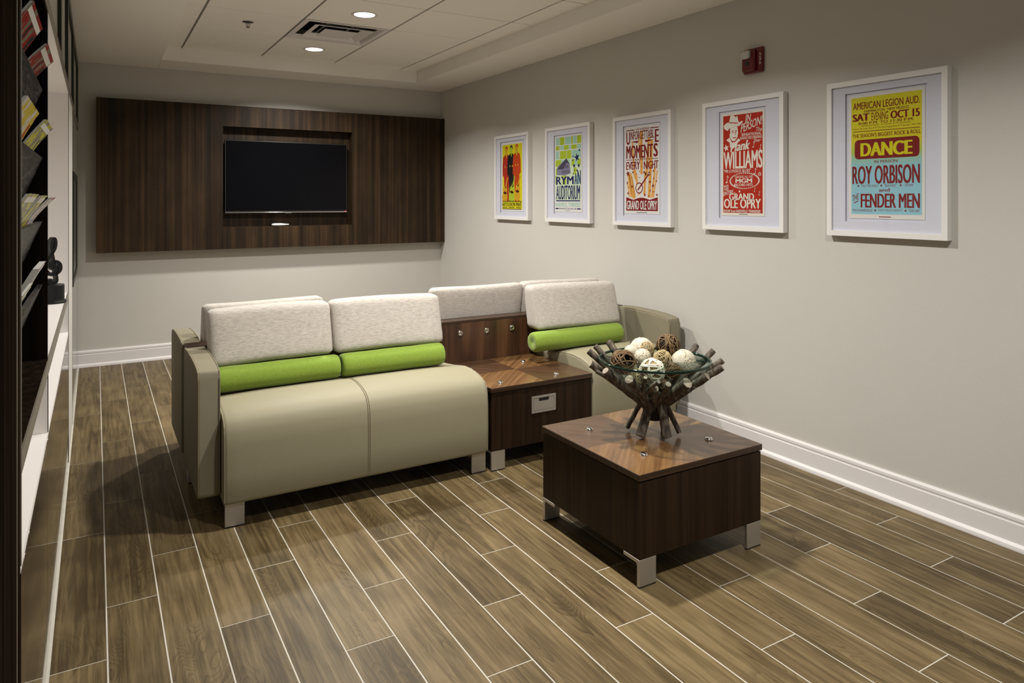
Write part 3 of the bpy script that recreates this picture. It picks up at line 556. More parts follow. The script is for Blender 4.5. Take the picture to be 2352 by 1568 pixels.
p.poly('dkred', [(cy + sx * (hy - rr) + rr * math.cos(a), cz + sz * (hz - rr) + rr * math.sin(a)) for sx, sz, a0 in ((1, 1, 0), (-1, 1, 90), (-1, -1, 180), (1, -1, 270)) for a in (R(a0 + d) for d in (0, 30, 60, 90))], 2)
p.text('yellow', 'DANCE', 1.973, 1.523, 1.584, 1.734, 1.523, 1.584, 0.06, lay=4); p.rect('dkred', 1.83, 1.885, 1.2495, 1.253, 2)
p.build(sheet)

# ---------------------------------------------------------------- fire alarm strobe
t = thing('fire_alarm', (XW, 2.587, 1.998), 'red fire alarm strobe with clear lens on the wall above the posters', 'alarm')
B('backplate', M['red'], t, XW - 0.020, XW - 0.0005, 2.523, 2.651, 1.997, 2.130, bevel=0.008, bseg=3)
MB().prism([(2.560, 2.006), (2.646, 2.006), (2.646, 2.122), (2.560, 2.122)], 0, XW - 0.038, XW - 0.018).build('housing', M['red'], t, bevel=0.010, bseg=3)
MB().prism([(2.588, 2.072), (2.640, 2.072), (2.643, 2.085), (2.643, 2.110), (2.636, 2.116), (2.588, 2.116), (2.580, 2.108), (2.580, 2.080)], 0, XW - 0.056, XW - 0.036).build('strobe_lens', M['lens'], t, bevel=0.005)
MB().lathe([(0.0, 0.0), (0.013, 0.0), (0.013, 0.002), (0, 0.002)], (XW - 0.0400, 2.608, 2.050), 20, axis=0).build('sounder_grille', M['black'], t)
vs_, fs_ = text_mesh('FIRE', 0.0)
w0 = max(v.x for v in vs_); h0 = max(v.y for v in vs_)
MB().add([(XW - 0.0206, 2.542 - 0.011 * (v.y / h0), 2.098 - 0.062 * (v.x / w0)) for v in vs_], fs_).build('lettering', INK['white'], t)

# ---------------------------------------------------------------- seating: shapes shared by the units
SY0, SPY0, SPY1 = 3.025, 3.595, 3.695       # front of seats, spine front and back
XC, YC = 1.658, 3.645                        # centre of the back-to-back group (rear half is the front half turned round)
def bracket_leg(parent, xa, xb, yfront, depth, z1=0.098, th=0.013, sgn=1):
    """plate standing at yfront, flange running back (sgn=1) or forward (sgn=-1) under the body"""
    y = lambda d: yfront + sgn * d
    l = MB().prism([(y(0), 0.005), (y(th), 0.005), (y(th), z1 - th - 0.008), (y(th + 0.003), z1 - th - 0.002), (y(th + 0.008), z1 - th), (y(depth), z1 - th), (y(depth), z1), (y(0), z1)], 0, xa, xb).build('leg', M['metal'], parent, bevel=0.0015)
    MB().box(xa + 0.001, xb - 0.001, y(0.001), y(th - 0.001), 0.0, 0.005).build('foot_pad', M['rubber'], l)
    return l
def seat_block(parent, x0, x1, seams=()):
    pr = []                                  # profile in (y, z), front bottom round to back bottom
    pr += [(SY0 + 0.015, 0.098), (SY0 + 0.004, 0.103), (SY0, 0.115), (SY0 - 0.003, 0.22), (SY0 - 0.002, 0.33), (SY0 + 0.002, 0.385)]
    pr += [(SY0 + 0.012, 0.415), (SY0 + 0.030, 0.437), (SY0 + 0.060, 0.452), (SY0 + 0.11, 0.465), (SY0 + 0.18, 0.473), (SY0 + 0.25, 0.472), (SY0 + 0.31, 0.462), (SY0 + 0.37, 0.452), (SY0 + 0.43, 0.446), (SY0 + 0.50, 0.44), (SY0 + 0.55, 0.43), (SPY0 - 0.004, 0.42)]
    pr += [(SPY0 - 0.002, 0.30), (SPY0 - 0.002, 0.11), (SPY0 - 0.012, 0.098)]
    cyz = Vector((SY0 + 0.285, 0.27)); mb = MB(); n = len(pr); st = []
    def stations():
        r = 0.016; out = []
        for k in range(5): a = math.pi / 2 * k / 4; out.append((x0 + r * (1 - math.sin(a)) if False else x0 + r * (1 - math.cos(a)), r * (1 - math.sin(a))))
        m = 24
        for k in range(1, m): out.append((x0 + r + (x1 - x0 - 2 * r) * k / m, 0.0))
        for k in range(5): a = math.pi / 2 * (4 - k) / 4; out.append((x1 - r * (1 - math.cos(a)), r * (1 - math.sin(a))))
        return out
    for x, ins in stations():
        u = (x - x0) / (x1 - x0)
        puff = 0.010 * (1 - (2 * u - 1) ** 4)
        dip = sum(0.0022 * math.exp(-((x - sx) / 0.008) ** 2) for sx in seams)
        ring = []
        for (y, z) in pr:
            v = Vector((y, z)); d = v - cyz
            q = v - Vector((max(-1, min(1, d.x / 0.285)), max(-1, min(1, d.y / 0.20)))) * ins
            top = max(0.0, min(1.0, (z - 0.40) / 0.05)); frt = max(0.0, min(1.0, (SY0 + 0.03 - y) / 0.03))
            q.y += (puff - dip) * top; q.x += (dip - puff * 0.3) * frt
            ring.append((x, q.x, q.y))
        st.append(ring)
    vs = [v for r in st for v in r]; k = len(st)
    fs = [(i * n + j, i * n + (j + 1) % n, (i + 1) * n + (j + 1) % n, (i + 1) * n + j) for i in range(k - 1) for j in range(n)] + [tuple(range(n)), tuple(range((k - 1) * n, k * n))[::-1]]
    o = MB().add(vs, fs).build('seat', M['vinyl'], parent, smooth=True)
    for sx in seams:
        for d in (-0.004, 0.004):
            MB().tube([(sx + d, y - 0.0005, z + 0.0105) if z > 0.44 else (sx + d, y - 0.0030, z + 0.010 * max(0.0, min(1.0, (z - 0.40) / 0.05))) for y, z in pr[2:15]], 0.0009, 5).build('stitching', M['thread'], o)
    for xe in (x0 + 0.004, x1 - 0.004):
        MB().tube([(xe, y - (0.0 if z > 0.41 else -0.004), z - 0.004) for y, z in pr[2:15]], 0.0024, 6).build('piping', M['vinyl'], o)
    return o
def arm(parent, x0, x1, outer):
    pr = [(3.088, 0.130), (3.086, 0.60), (3.096, 0.630), (3.13, 0.6375), (3.20, 0.6445), (3.30, 0.649), (3.42, 0.650), (3.52, 0.647), (SPY0 - 0.002, 0.642), (SPY0 - 0.002, 0.120), (3.10, 0.120)]
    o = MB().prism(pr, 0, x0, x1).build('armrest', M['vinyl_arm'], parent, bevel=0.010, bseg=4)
    for xe in (x0 + 0.004, x1 - 0.004):
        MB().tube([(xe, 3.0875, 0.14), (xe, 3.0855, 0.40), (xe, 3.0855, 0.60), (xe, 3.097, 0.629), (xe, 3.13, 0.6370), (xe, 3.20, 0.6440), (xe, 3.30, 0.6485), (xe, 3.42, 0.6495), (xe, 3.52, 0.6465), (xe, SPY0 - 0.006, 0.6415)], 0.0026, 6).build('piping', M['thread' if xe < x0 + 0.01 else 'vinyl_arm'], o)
    return o
def stud(parent, c, axis, r=0.016):
    """chrome ring stud with black cap; axis 2 = on a top, 1 = on a front face (towards -y)"""
    pr = [(r, 0.0), (r * 0.98, 0.003), (r * 0.72, 0.0085), (r * 0.60, 0.0095), (r * 0.52, 0.0085)]
    if axis == 1: pr = [(a, -h) for a, h in pr]
    s_ = MB().lathe(pr, c, 20, axis=axis).build('stud', M['chrome'], parent, smooth=True)
    h = 0.0075 if axis == 2 else -0.0075
    MB().lathe([(0.0, h), (r * 0.56, h)], c, 16, axis=axis).build('stud_cap', M['black'], s_)
def veneer_top(parent, x0, x1, y0, y1, z0, z1, names=True):
    xm, ym = (x0 + x1) / 2, (y0 + y1) / 2
    top = B('table_top', M['walnut_edge'], parent, x0, x1, y0, y1, z0, z1 - 0.0012, bevel=0.001)
    e = 0.0008
    for (a, b_, c, d, mt) in ((x0 + e, xm, y0 + e, ym, 'veneer_a'), (xm, x1 - e, y0 + e, ym, 'veneer_b'), (x0 + e, xm, ym, y1 - e, 'veneer_b'), (xm, x1 - e, ym, y1 - e, 'veneer_a')):
        B('veneer_panel', M[mt], top, a, b_, c, d, z1 - 0.0012, z1)
# --- two-seat bench with left arm
def two_seat(label):
    t = thing('two_seat_sofa', (1.05, 3.31, 0), label, 'sofa')
    seat_block(t, 0.442, 1.648, seams=(1.046,)); arm(t, 0.352, 0.440, True)
    bracket_leg(t, 0.450, 0.526, SY0 + 0.022, 0.085); bracket_leg(t, 1.568, 1.644, SY0 + 0.022, 0.085)
    bracket_leg(t, 0.450, 0.526, SPY0 - 0.006, 0.085, sgn=-1); bracket_leg(t, 1.568, 1.644, SPY0 - 0.006, 0.085, sgn=-1)
    return t
def one_seat(label):
    t = thing('armchair', (2.6, 3.31, 0), label, 'armchair')
    seat_block(t, 2.276, 2.874); arm(t, 2.876, 2.964, False)
    bracket_leg(t, 2.284, 2.360, SY0 + 0.022, 0.085); bracket_leg(t, 2.790, 2.866, SY0 + 0.022, 0.085)
    bracket_leg(t, 2.284, 2.360, SPY0 - 0.006, 0.085, sgn=-1); bracket_leg(t, 2.790, 2.866, SPY0 - 0.006, 0.085, sgn=-1)
    return t
TX0, TX1 = 1.661, 2.272
def side_table(label):
    t = thing('side_table', (1.966, 3.3, 0), label, 'table')
    y0 = 3.020
    bo = B('body', M['walnut'], t, TX0 + 0.004, TX1 - 0.004, y0 + 0.005, SPY0 - 0.003, 0.098, 0.380, bevel=0.001)
    B('shadow_gap', M['black'], t, TX0 + 0.010, TX1 - 0.010, y0 + 0.012, SPY0 - 0.006, 0.380, 0.385)
    veneer_top(t, TX0, TX1, y0, SPY0 - 0.002, 0.385, 0.408)
    for x in (1.966 - 0.172, 1.966 + 0.130):
        pass
    for x in (1.752, 2.090):
        for y in (3.095, 3.428): stud(t, (x, y, 0.408), 2, 0.0160)
    # recessed flap pull on the front
    a, b_, c, d = 1.894, 2.039, 0.250, 0.335
    pl = MB()
    for p_ in ([(a, c), (b_, c), (b_ - 0.011, c + 0.011), (a + 0.011, c + 0.011)], [(b_, c), (b_, d), (b_ - 0.011, d - 0.011), (b_ - 0.011, c + 0.011)], [(b_, d), (a, d), (a + 0.011, d - 0.011), (b_ - 0.011, d - 0.011)], [(a, d), (a, c), (a + 0.011, c + 0.011), (a + 0.011, d - 0.011)]): pl.prism(p_, 1, y0 + 0.001, y0 + 0.0048)
    pl = pl.build('pull_plate', M['metal'], t)
    B('pull_recess', M['black'], pl, a + 0.009, b_ - 0.009, y0 + 0.0042, y0 + 0.0050, c + 0.009, d - 0.009)
    f0, f1, g0, g1 = a + 0.0125, b_ - 0.0125, c + 0.0125, d - 0.0125; n0, n1 = 1.936, 1.998
    MB().prism([(f0, g0), (f1, g0), (f1, g1), (n1, g1), (n1, g1 - 0.012), (n1 - 0.004, g1 - 0.016), (n0 + 0.004, g1 - 0.016), (n0, g1 - 0.012), (n0, g1), (f0, g1)], 1, y0 + 0.002, y0 + 0.0042).build('pull_flap', M['metal'], pl)
    bracket_leg(t, TX0 + 0.004, TX0 + 0.080, y0 + 0.006, 0.085); bracket_leg(t, TX1 - 0.080, TX1 - 0.004, y0 + 0.006, 0.085)
    bracket_leg(t, TX0 + 0.004, TX0 + 0.080, SPY0 - 0.006, 0.085, sgn=-1); bracket_leg(t, TX1 - 0.080, TX1 - 0.004, SPY0 - 0.006, 0.085, sgn=-1)
    return t
sofa = two_seat('taupe vinyl two-seat sofa bench with left armrest, facing the camera')
chair = one_seat('single taupe vinyl seat with right armrest, between the side table and the poster wall')
stab = side_table('low walnut side table with metal flap pull, between the two front seats')
for o, lb in ((sofa, 'taupe vinyl two-seat bench facing the media wall, behind the divider on the poster side'), (chair, 'single taupe vinyl seat facing the media wall, its armrest showing behind the front armrest'), (stab, 'walnut side table hidden behind the divider, facing the media wall')):
    c = copy_tree(o); c['label'] = lb
    c.location = (2 * XC - o.location.x, 2 * YC - o.location.y, 0); c.rotation_euler = (0, 0, math.pi)
# --- spine between the two rows
t = thing('seating_divider', (XC, YC, 0), 'dark walnut divider board with three chrome studs between the back-to-back seats', 'divider')
B('board', M['board'], t, 0.372, 2.944, SPY0, SPY0 + 0.020, 0.110, 0.630)
B('board', M['board'], t, 0.372, 2.944, SPY1 - 0.020, SPY1, 0.110, 0.630)
B('ledge', M['walnut_edge'], t, 0.364, 2.952, SPY0 - 0.001, SPY1 + 0.001, 0.630, 0.644, bevel=0.0015)
for x in (0.366, 2.944):
    B('end_cap', M['walnut'], t, x, x + 0.006, SPY0 + 0.004, SPY1 - 0.004, 0.110, 0.630)
    B('end_strip', M['metal'], t, x - (0.004 if x < 1 else -0.006), x + (0.0 if x < 1 else 0.010), SPY0 + 0.035, SPY1 - 0.035, 0.115, 0.628)
for x in (1.776, 1.945, 2.114): stud(t, (x, SPY0 - 0.0, 0.573), 1, 0.0175)
for x in (0.374, 2.866): 
    l = B('leg', M['metal'], t, x, x + 0.076, SPY0 + 0.02, SPY1 - 0.02, 0.005, 0.110, bevel=0.0015); B('foot_pad', M['rubber'], l, x + 0.002, x + 0.074, SPY0 + 0.022, SPY1 - 0.022, 0, 0.005)
# --- loose cushions
def soft_box(hx, hy, hz, r, puff, nx=22, ny=6, nz=14, wrinkle=0.0012, seed=0):
    bm = bmesh.new(); vs = {}
    def V(i, j, k):
        key = (i, j, k)
        if key in vs: return vs[key]
        u, v, w_ = 2 * i / nx - 1, 2 * j / ny - 1, 2 * k / nz - 1
        sm = lambda a: math.copysign(abs(a) ** 0.85, a)
        p_ = Vector((sm(u) * hx, v * hy, sm(w_) * hz))
        c = Vector((max(-hx + r, min(hx - r, p_.x)), max(-hy + r, min(hy - r, p_.y)), max(-hz + r, min(hz - r, p_.z))))
        d = p_ - c
        if d.length > 1e-6: p_ = c + d.normalized() * r
        p_.y += math.copysign(puff, v) * (1 - u ** 4) * (1 - w_ ** 4) * abs(v) 
        p_.z += math.copysign(puff * 0.25, w_) * (1 - u ** 4) * abs(w_)
        nz_ = noise.noise(Vector((p_.x * 9 + seed, p_.y * 9, p_.z * 9 + seed))); p_ += Vector((0, 1, 0.4)) * nz_ * wrinkle * 2
        e = max(0, (abs(u) - 0.8) / 0.2); p_.y += wrinkle * e * math.sin(p_.z * 140 + seed)
        vs[key] = bm.verts.new(p_); return vs[key]
    for i in range(nx):
        for k in range(nz): bm.faces.new((V(i, 0, k), V(i + 1, 0, k), V(i + 1, 0, k + 1), V(i, 0, k + 1))); bm.faces.new((V(i, ny, k), V(i, ny, k + 1), V(i + 1, ny, k + 1), V(i + 1, ny, k)))
        for j in range(ny): bm.faces.new((V(i, j, 0), V(i, j + 1, 0), V(i + 1, j + 1, 0), V(i + 1, j, 0))); bm.faces.new((V(i, j, nz), V(i + 1, j, nz), V(i + 1, j + 1, nz), V(i, j + 1, nz)))
    for j in range(ny):
        for k in range(nz): bm.faces.new((V(0, j, k), V(0, j, k + 1), V(0, j + 1, k + 1), V(0, j + 1, k))); bm.faces.new((V(nx, j, k), V(nx, j + 1, k), V(nx, j + 1, k + 1), V(nx, j, k + 1)))
    bmesh.ops.recalc_face_normals(bm, faces=bm.faces)
    return bm
def back_cushion(x0, x1, label, rear=False, seed=0, zt=0.822):
    zb = 0.576; hz = (zt - zb) / 2; zc = (zt + zb) / 2; xc = (x0 + x1) / 2
    bm = soft_box((x1 - x0) / 2, 0.056, hz, 0.026, 0.010, seed=seed)
    for v in bm.verts:                        # thicker at the foot, leaning back at the top
        u = v.co.z / hz
        v.co.y = v.co.y * (1.0 - 0.18 * u) + 0.028 * u
        v.co.z += 0.004 * math.sin(v.co.x * 7 + seed)
    me = bpy.data.meshes.new('back_cushion'); bm.to_mesh(me); bm.free(); me.materials.append(M['cush'])
    for q in me.polygons: q.use_smooth = True
    o = bpy.data.objects.new('back_cushion', me); COL.objects.link(o)
    yc = 3.494
    o.location = (xc, yc, zc)
    if rear: o.location = (xc, 2 * YC - yc, zc - 0.010); o.rotation_euler = (0, 0, math.pi)
    tag(o, label, 'cushion', 'beige back cushions on the seating')
    return o
back_cushion(0.443, 1.002, 'beige back cushion against the left armrest of the front sofa', seed=1)
back_cushion(1.006, 1.592, 'beige back cushion on the front sofa next to the studded divider board', seed=2)
back_cushion(2.172, 2.790, 'beige back cushion on the single seat, with a puckered left edge', seed=3)
back_cushion(0.452, 1.042, 'beige cushion top just showing behind the left cushion of the front sofa', True, 4)
back_cushion(1.672, 2.278, 'beige cushion seen from behind, standing above the studded divider board', True, 5)
back_cushion(2.282, 2.870, 'beige cushion seen from behind, mostly hidden by the single seat cushion', True, 6)
def bolster(x0, x1, label, seed=0):
    r = 0.0585; L = x1 - x0; xc = (x0 + x1) / 2; yc, zc = 3.372, 0.524
    pr = [(0.0, -L / 2 + 0.010), (r * 0.35, -L / 2 + 0.006), (r * 0.7, -L / 2 + 0.002), (r * 0.90, -L / 2 + 0.006), (r * 0.985, -L / 2 + 0.018), (r * 1.0, -L / 2 + 0.04)]
    pr += [(r * (1.0 + 0.012 * math.sin(k * 1.3 + seed)), -L / 2 + 0.04 + (L - 0.08) * k / 10) for k in range(1, 10)]
    pr += [(a, -h) for a, h in pr[:6]][::-1]
    mb = MB().lathe(pr, (0, 0, 0), 28, axis=0)
    out = []
    for (x, y, z) in mb.v:
        a = math.atan2(z, y); e = max(0, (abs(x) - (L / 2 - 0.045)) / 0.045); rr = math.hypot(y, z)
        k = 1 + 0.035 * e * math.sin(a * 11 + seed) * (rr / r)
        out.append((xc + x, yc + y * k, zc + (z if z > 0 else z * 0.93) * k))
    mb.v = out
    o = mb.build('bolster_cushion', M['green'], None, smooth=True, origin=(xc, yc, zc))
    tag(o, label, 'cushion', 'green bolster cushions')
bolster(0.447, 1.014, 'lime green bolster at the left half of the front sofa', 1)
bolster(1.020, 1.562, 'lime green bolster at the right half of the front sofa', 2)
bolster(2.112, 2.742, 'lime green bolster on the single seat, its puckered end showing', 3)

# ---------------------------------------------------------------- coffee table
CX0, CX1, CY0, CY1, CT = 1.595, 2.207, 1.856, 2.467, 0.390
t = thing('coffee_table', ((CX0 + CX1) / 2, (CY0 + CY1) / 2, 0), 'square walnut block coffee table on metal corner legs, carrying the branch bowl', 'table')
B('body', M['walnut'], t, CX0 + 0.004, CX1 - 0.004, CY0 + 0.004, CY1 - 0.004, 0.097, 0.362, bevel=0.001)
B('shadow_gap', M['black'], t, CX0 + 0.010, CX1 - 0.010, CY0 + 0.010, CY1 - 0.010, 0.362, 0.367)
veneer_top(t, CX0, CX1, CY0, CY1, 0.367, CT)
mx_, my_ = (CX0 + CX1) / 2, (CY0 + CY1) / 2
for x in (mx_ - 0.166, mx_ + 0.166):
    for y in (my_ - 0.166, my_ + 0.166): stud(t, (x, y, CT), 2, 0.0160)
for xa in (CX0 + 0.003, CX1 - 0.079):
    bracket_leg(t, xa, xa + 0.076, CY0 + 0.004, 0.085, 0.097); bracket_leg(t, xa, xa + 0.076, CY1 - 0.004, 0.085, 0.097, sgn=-1)

# ---------------------------------------------------------------- branch bowl
BX, BY = 1.925, 2.150
fw = Vector((math.sin(0.5319), math.cos(0.5319), 0)); rt = Vector((math.cos(0.5319), -math.sin(0.5319), 0))
bc = Vector((BX, BY, CT))
stand = thing('branch_stand', (BX, BY, CT), 'stand of grey driftwood branches splayed up around a glass bowl', 'bowl stand')
def wp(r_, f_, z_): return bc + rt * r_ + fw * f_ + Vector((0, 0, z_))
def branch(pts, rad, name='branch', ends=True):
    pts = [Vector(p_) for p_ in pts]; fine = []; rr = []
    n = 7 * (len(pts) - 1); seed = random.random() * 50
    for k in range(n + 1):
        s_ = k / n * (len(pts) - 1); i = min(int(s_), len(pts) - 2); f_ = s_ - i
        p0, p1, p2, p3 = pts[max(i - 1, 0)], pts[i], pts[i + 1], pts[min(i + 2, len(pts) - 1)]
        q = 0.5 * ((2 * p1) + (p2 - p0) * f_ + (2 * p0 - 5 * p1 + 4 * p2 - p3) * f_ ** 2 + (3 * p1 - p0 - 3 * p2 + p3) * f_ ** 3)
        wob = 0.0016 if 0 < k < n else 0
        q = q + Vector((noise.noise(Vector((k * 0.6, seed, 0))), noise.noise(Vector((k * 0.6, 0, seed))), noise.noise(Vector((0, k * 0.6, seed))))) * wob * 2
        fine.append(q); r0, r1 = rad; rr.append((r0 + (r1 - r0) * k / n) * (1 + 0.10 * noise.noise(Vector((k * 0.9, seed, seed)))))
    o = MB().tube(fine, rr, 9).build(name, M['branch'], stand, smooth=True)
    try: o.data.set_sharp_from_angle(angle=R(50))
    except Exception: pass
    for (a, b_, r_) in ((fine[-1], fine[-2], rr[-1]),):
        d = (a - b_).normalized(); u = d.orthogonal().normalized(); v = d.cross(u)
        MB().add([a + d * 0.0006] + [a + d * 0.0004 + (u * math.cos(j * 0.698) + v * math.sin(j * 0.698)) * r_ * 0.93 for j in range(9)], [(0, j + 1, (j + 1) % 9 + 1) for j in range(9)]).build('cut_end', M['branch_cut'], o)
    return o
# legs: start at the waist, end on the table (the end carries the cut face)
for (ra, fa, rb_, fb) in ((-0.018, -0.030, -0.066, -0.060), (0.014, -0.036, 0.036, -0.072), (-0.035, 0.020, -0.100, 0.050), (0.020, 0.010, 0.050, 0.070), (0.03, -0.010, 0.095, -0.02), (-0.005, 0.035, -0.03, 0.105)):
    thick = 0.0185 if fa < -0.02 else 0.013
    a = wp(ra, fa, 0.150); b_ = wp(rb_, fb, 0.013)
    branch([a, (a + b_) / 2 + Vector((0, 0, 0.004)), b_], (thick * 0.95, thick * 1.1 if fa < -0.02 else thick * 0.75), 'leg')
# arms: start low at the waist, end beyond the rim
RIMZ, RIMR = 0.302, 0.222
for (a0, tilt, top, r0, r1, zt) in ((-172, 0, 0.262, 0.0180, 0.0150, 0.292), (-192, 8, 0.262, 0.014, 0.0135, 0.322), (-210, -4, 0.256, 0.013, 0.0125, 0.326), (-152, -6, 0.238, 0.015, 0.0140, 0.282), (-128, 4, 0.208, 0.018, 0.0180, 0.262), (-100, 6, 0.150, 0.0145, 0.0135, 0.222), (-84, -10, 0.172, 0.0125, 0.0115, 0.245), (-62, 10, 0.192, 0.021, 0.0215, 0.250), (-42, 6, 0.228, 0.0155, 0.0145, 0.270), (-22, -4, 0.262, 0.018, 0.0135, 0.292), (-6, 4, 0.266, 0.014, 0.0125, 0.302), (14, 0, 0.262, 0.014, 0.0125, 0.322), (36, 6, 0.256, 0.014, 0.0135, 0.326), (62, 0, 0.248, 0.015, 0.015, 0.322), (100, 0, 0.248, 0.015, 0.013, 0.320), (128, 5, 0.252, 0.015, 0.015, 0.330)):
    a = R(a0); ca, sa = math.cos(a), math.sin(a); tb = R(a0 + tilt * 3)
    p0 = wp(0.026 * math.cos(tb), 0.026 * math.sin(tb), 0.110 + 0.02 * random.random())
    f_ = 0.45; rm = (0.03 + (top - 0.03) * f_) + 0.004
    p1 = wp(rm * ca, rm * sa, 0.135 + (zt - 0.135) * 0.42)
    p2 = wp(top * ca, top * sa, zt)
    # keep branch outside the glass cone
    branch([p0, p1, p2], (r0, r1))
# side twigs
for (a0, ra, za, a1, rb_, zb_, r_) in ((-122, 0.115, 0.175, -113, 0.165, 0.265, 0.009), (-112, 0.13, 0.20, -96, 0.175, 0.255, 0.009), (-48, 0.16, 0.205, -34, 0.235, 0.275, 0.009), (-158, 0.18, 0.225, -166, 0.245, 0.265, 0.009), (-20, 0.20, 0.245, -14, 0.262, 0.285, 0.009)):
    branch([wp(ra * math.cos(R(a0)), ra * math.sin(R(a0)), za), wp((ra + rb_) / 2 * math.cos(R((a0 + a1) / 2)), (ra + rb_) / 2 * math.sin(R((a0 + a1) / 2)), (za + zb_) / 2 + 0.004), wp(rb_ * math.cos(R(a1)), rb_ * math.sin(R(a1)), zb_)], (r_, r_ * 0.9), 'twig')
MB().lathe([(0.030, 0.062), (0.040, 0.075), (0.042, 0.11), (0.036, 0.142), (0.0, 0.142)], bc, 14).build('core_block', M['core'], stand, smooth=True)
def bowl_prof(n=14):
    pr = []
    for k in range(n + 1):
        u = k / n; r_ = 0.040 + (RIMR - 0.040) * u; z = 0.150 + (RIMZ - 0.150) * (0.80 * u + 0.20 * u * u); pr.append((r_, z))
    return pr
bp_ = bowl_prof()
bo = thing('glass_bowl', (BX, BY, CT + 0.145), 'clear conical glass bowl with a green rim resting in the driftwood stand', 'bowl')
inner = [(r_ - 0.004, z + 0.003) for r_, z in bp_]
MB().lathe([(0.0, 0.146), (0.036, 0.146)] + bp_[:-1] + [(RIMR - 0.004, RIMZ - 0.003)], bc, 64).build('shell', M['bowl_glass'], bo, smooth=True)
MB().lathe([(RIMR - 0.008, RIMZ - 0.002), (RIMR - 0.006, RIMZ + 0.001), (RIMR - 0.001, RIMZ + 0.002), (RIMR + 0.0015, RIMZ - 0.001), (RIMR + 0.0005, RIMZ - 0.007), (RIMR - 0.006, RIMZ - 0.008)], bc, 72, closed=True).build('rim', M['rim_glass'], bo, smooth=True)
# decorative balls, placed from where they sit in the bowl
def world_px(px, py, depth):
    a = (px - 1176) / 1626.452 * depth; b_ = -(py - 458.14) / 1626.452 * depth
    return rt * a + fw * depth + Vector((0, 0, 1.328 + b_))
D0 = bc.dot(fw)
def vine_ball(c, r, mat, rings, tr, label, inner=None, wob=0.03):
    mb = MB()
    for k in range(rings):
        n_ = Vector((random.gauss(0, 1), random.gauss(0, 1), random.gauss(0, 1))).normalized(); u = n_.orthogonal().normalized(); v = n_.cross(u)
        off = (random.random() - 0.5) * 0.9 * r
        rr = math.sqrt(max(0.1 * r * r, r * r - off * off)) - tr
        mb.ring(c + n_ * off, u, v, rr * (0.97 + 0.03 * random.random()), tr * (0.8 + 0.4 * random.random()), 26, 5, wob)
    if inner is None:
        o = mb.build('vine_ball', mat, None, smooth=True, origin=c); return tag(o, label, 'ball', 'decorative balls in the glass bowl')
    t = thing('vine_ball', c, label, 'ball', 'decorative balls in the glass bowl')
    mb.build('outer_vines', mat, t, smooth=True)
    mi = MB()
    for k in range(rings):
        n_ = Vector((random.gauss(0, 1), random.gauss(0, 1), random.gauss(0, 1))).normalized(); u = n_.orthogonal().normalized(); v = n_.cross(u); off = (random.random() - 0.5) * 0.8 * r
        mi.ring(c + n_ * off, u, v, math.sqrt(max(0.1 * r * r, r * r - off * off)) * 0.84 - tr, tr, 22, 4, wob)
    mi.build('inner_vines', inner, t, smooth=True); return t
def knob_ball(c, r, mat, label, amp=0.03, fr=60, petals=None):
    bm = bmesh.new(); bmesh.ops.create_icosphere(bm, subdivisions=4, radius=r)
    for v in bm.verts:
        d = v.co.normalized(); v.co = v.co * (1 + amp * noise.noise(d * fr * r * 6))
    me = bpy.data.meshes.new('seed_ball'); bm.to_mesh(me); bm.free(); me.materials.append(mat)
    for q in me.polygons: q.use_smooth = True
    if petals is None:
        o = bpy.data.objects.new('seed_ball', me); COL.objects.link(o); o.location = c; return tag(o, label, 'ball', 'decorative balls in the glass bowl')
    t = thing('seed_ball', c, label, 'ball', 'decorative balls in the glass bowl')
    o = bpy.data.objects.new('seed_shell', me); COL.objects.link(o); o.parent = t
    for n_ in petals:
        n_ = Vector(n_).normalized(); u = n_.orthogonal().normalized(); v = n_.cross(u); mb = MB(); rows_ = []
        for i in range(5):
            for j in range(12):
                a = j * math.pi / 6; rr = 0.62 * i / 4
                d = (n_ + (u * math.cos(a) * rr + v * math.sin(a) * rr * 0.8)).normalized(); rows_.append(c + d * r * (1.045 - 0.03 * (i / 4) ** 2 + 0.008 * math.sin(3 * a)))
        mb.add(rows_, [(i * 12 + j, i * 12 + (j + 1) % 12, (i + 1) * 12 + (j + 1) % 12, (i + 1) * 12 + j) for i in range(4) for j in range(12)])
        mb.build('petal', M['petal'], t, smooth=True)
    return t
vine_ball(world_px(1431, 830, D0 - 0.045), 0.0495, M['twig_brown'], 19, 0.0023, 'dark brown twig ball at the left of the glass bowl', M['twig_in'])
vine_ball(world_px(1535, 795, D0 + 0.075), 0.0510, M['twig_brown'], 19, 0.0023, 'dark brown twig ball highest at the back right of the bowl', M['twig_in'])
vine_ball(world_px(1498, 853, D0 - 0.085), 0.0510, M['twig_white'], 17, 0.0034, 'large white vine ball at the front of the glass bowl', M['twig_tan'])
vine_ball(world_px(1521, 825, D0 + 0.000), 0.0385, M['twig_tan'], 20, 0.0019, 'tan vine ball in the middle of the bowl above the white one', M['twig_tan'])
vine_ball(world_px(1546, 850, D0 - 0.050), 0.0310, M['twig_brown'], 17, 0.0019, 'small brown twig ball between the white balls at the front right', M['twig_in'])
vine_ball(world_px(1463, 866, D0 - 0.060), 0.0340, M['twig_tan'], 22, 0.0014, 'tan vine ball low at the left under the glass rim')
vine_ball(world_px(1522, 880, D0 - 0.015), 0.0340, M['twig_brown'], 17, 0.0019, 'dark twig ball at the bottom of the glass bowl', M['twig_in'])
vine_ball(world_px(1486, 801, D0 + 0.060), 0.0300, M['twig_tan'], 24, 0.0014, 'small tan vine ball beside the ruffled cream ball')
knob_ball(world_px(1474, 803, D0 + 0.105), 0.0500, M['petal'], 'ruffled cream ball at the back left of the bowl', 0.10, 120)
knob_ball(world_px(1476, 820, D0 + 0.020), 0.0345, M['speckle'], 'cream ball with dark seed speckles behind the white vine ball', 0.02)
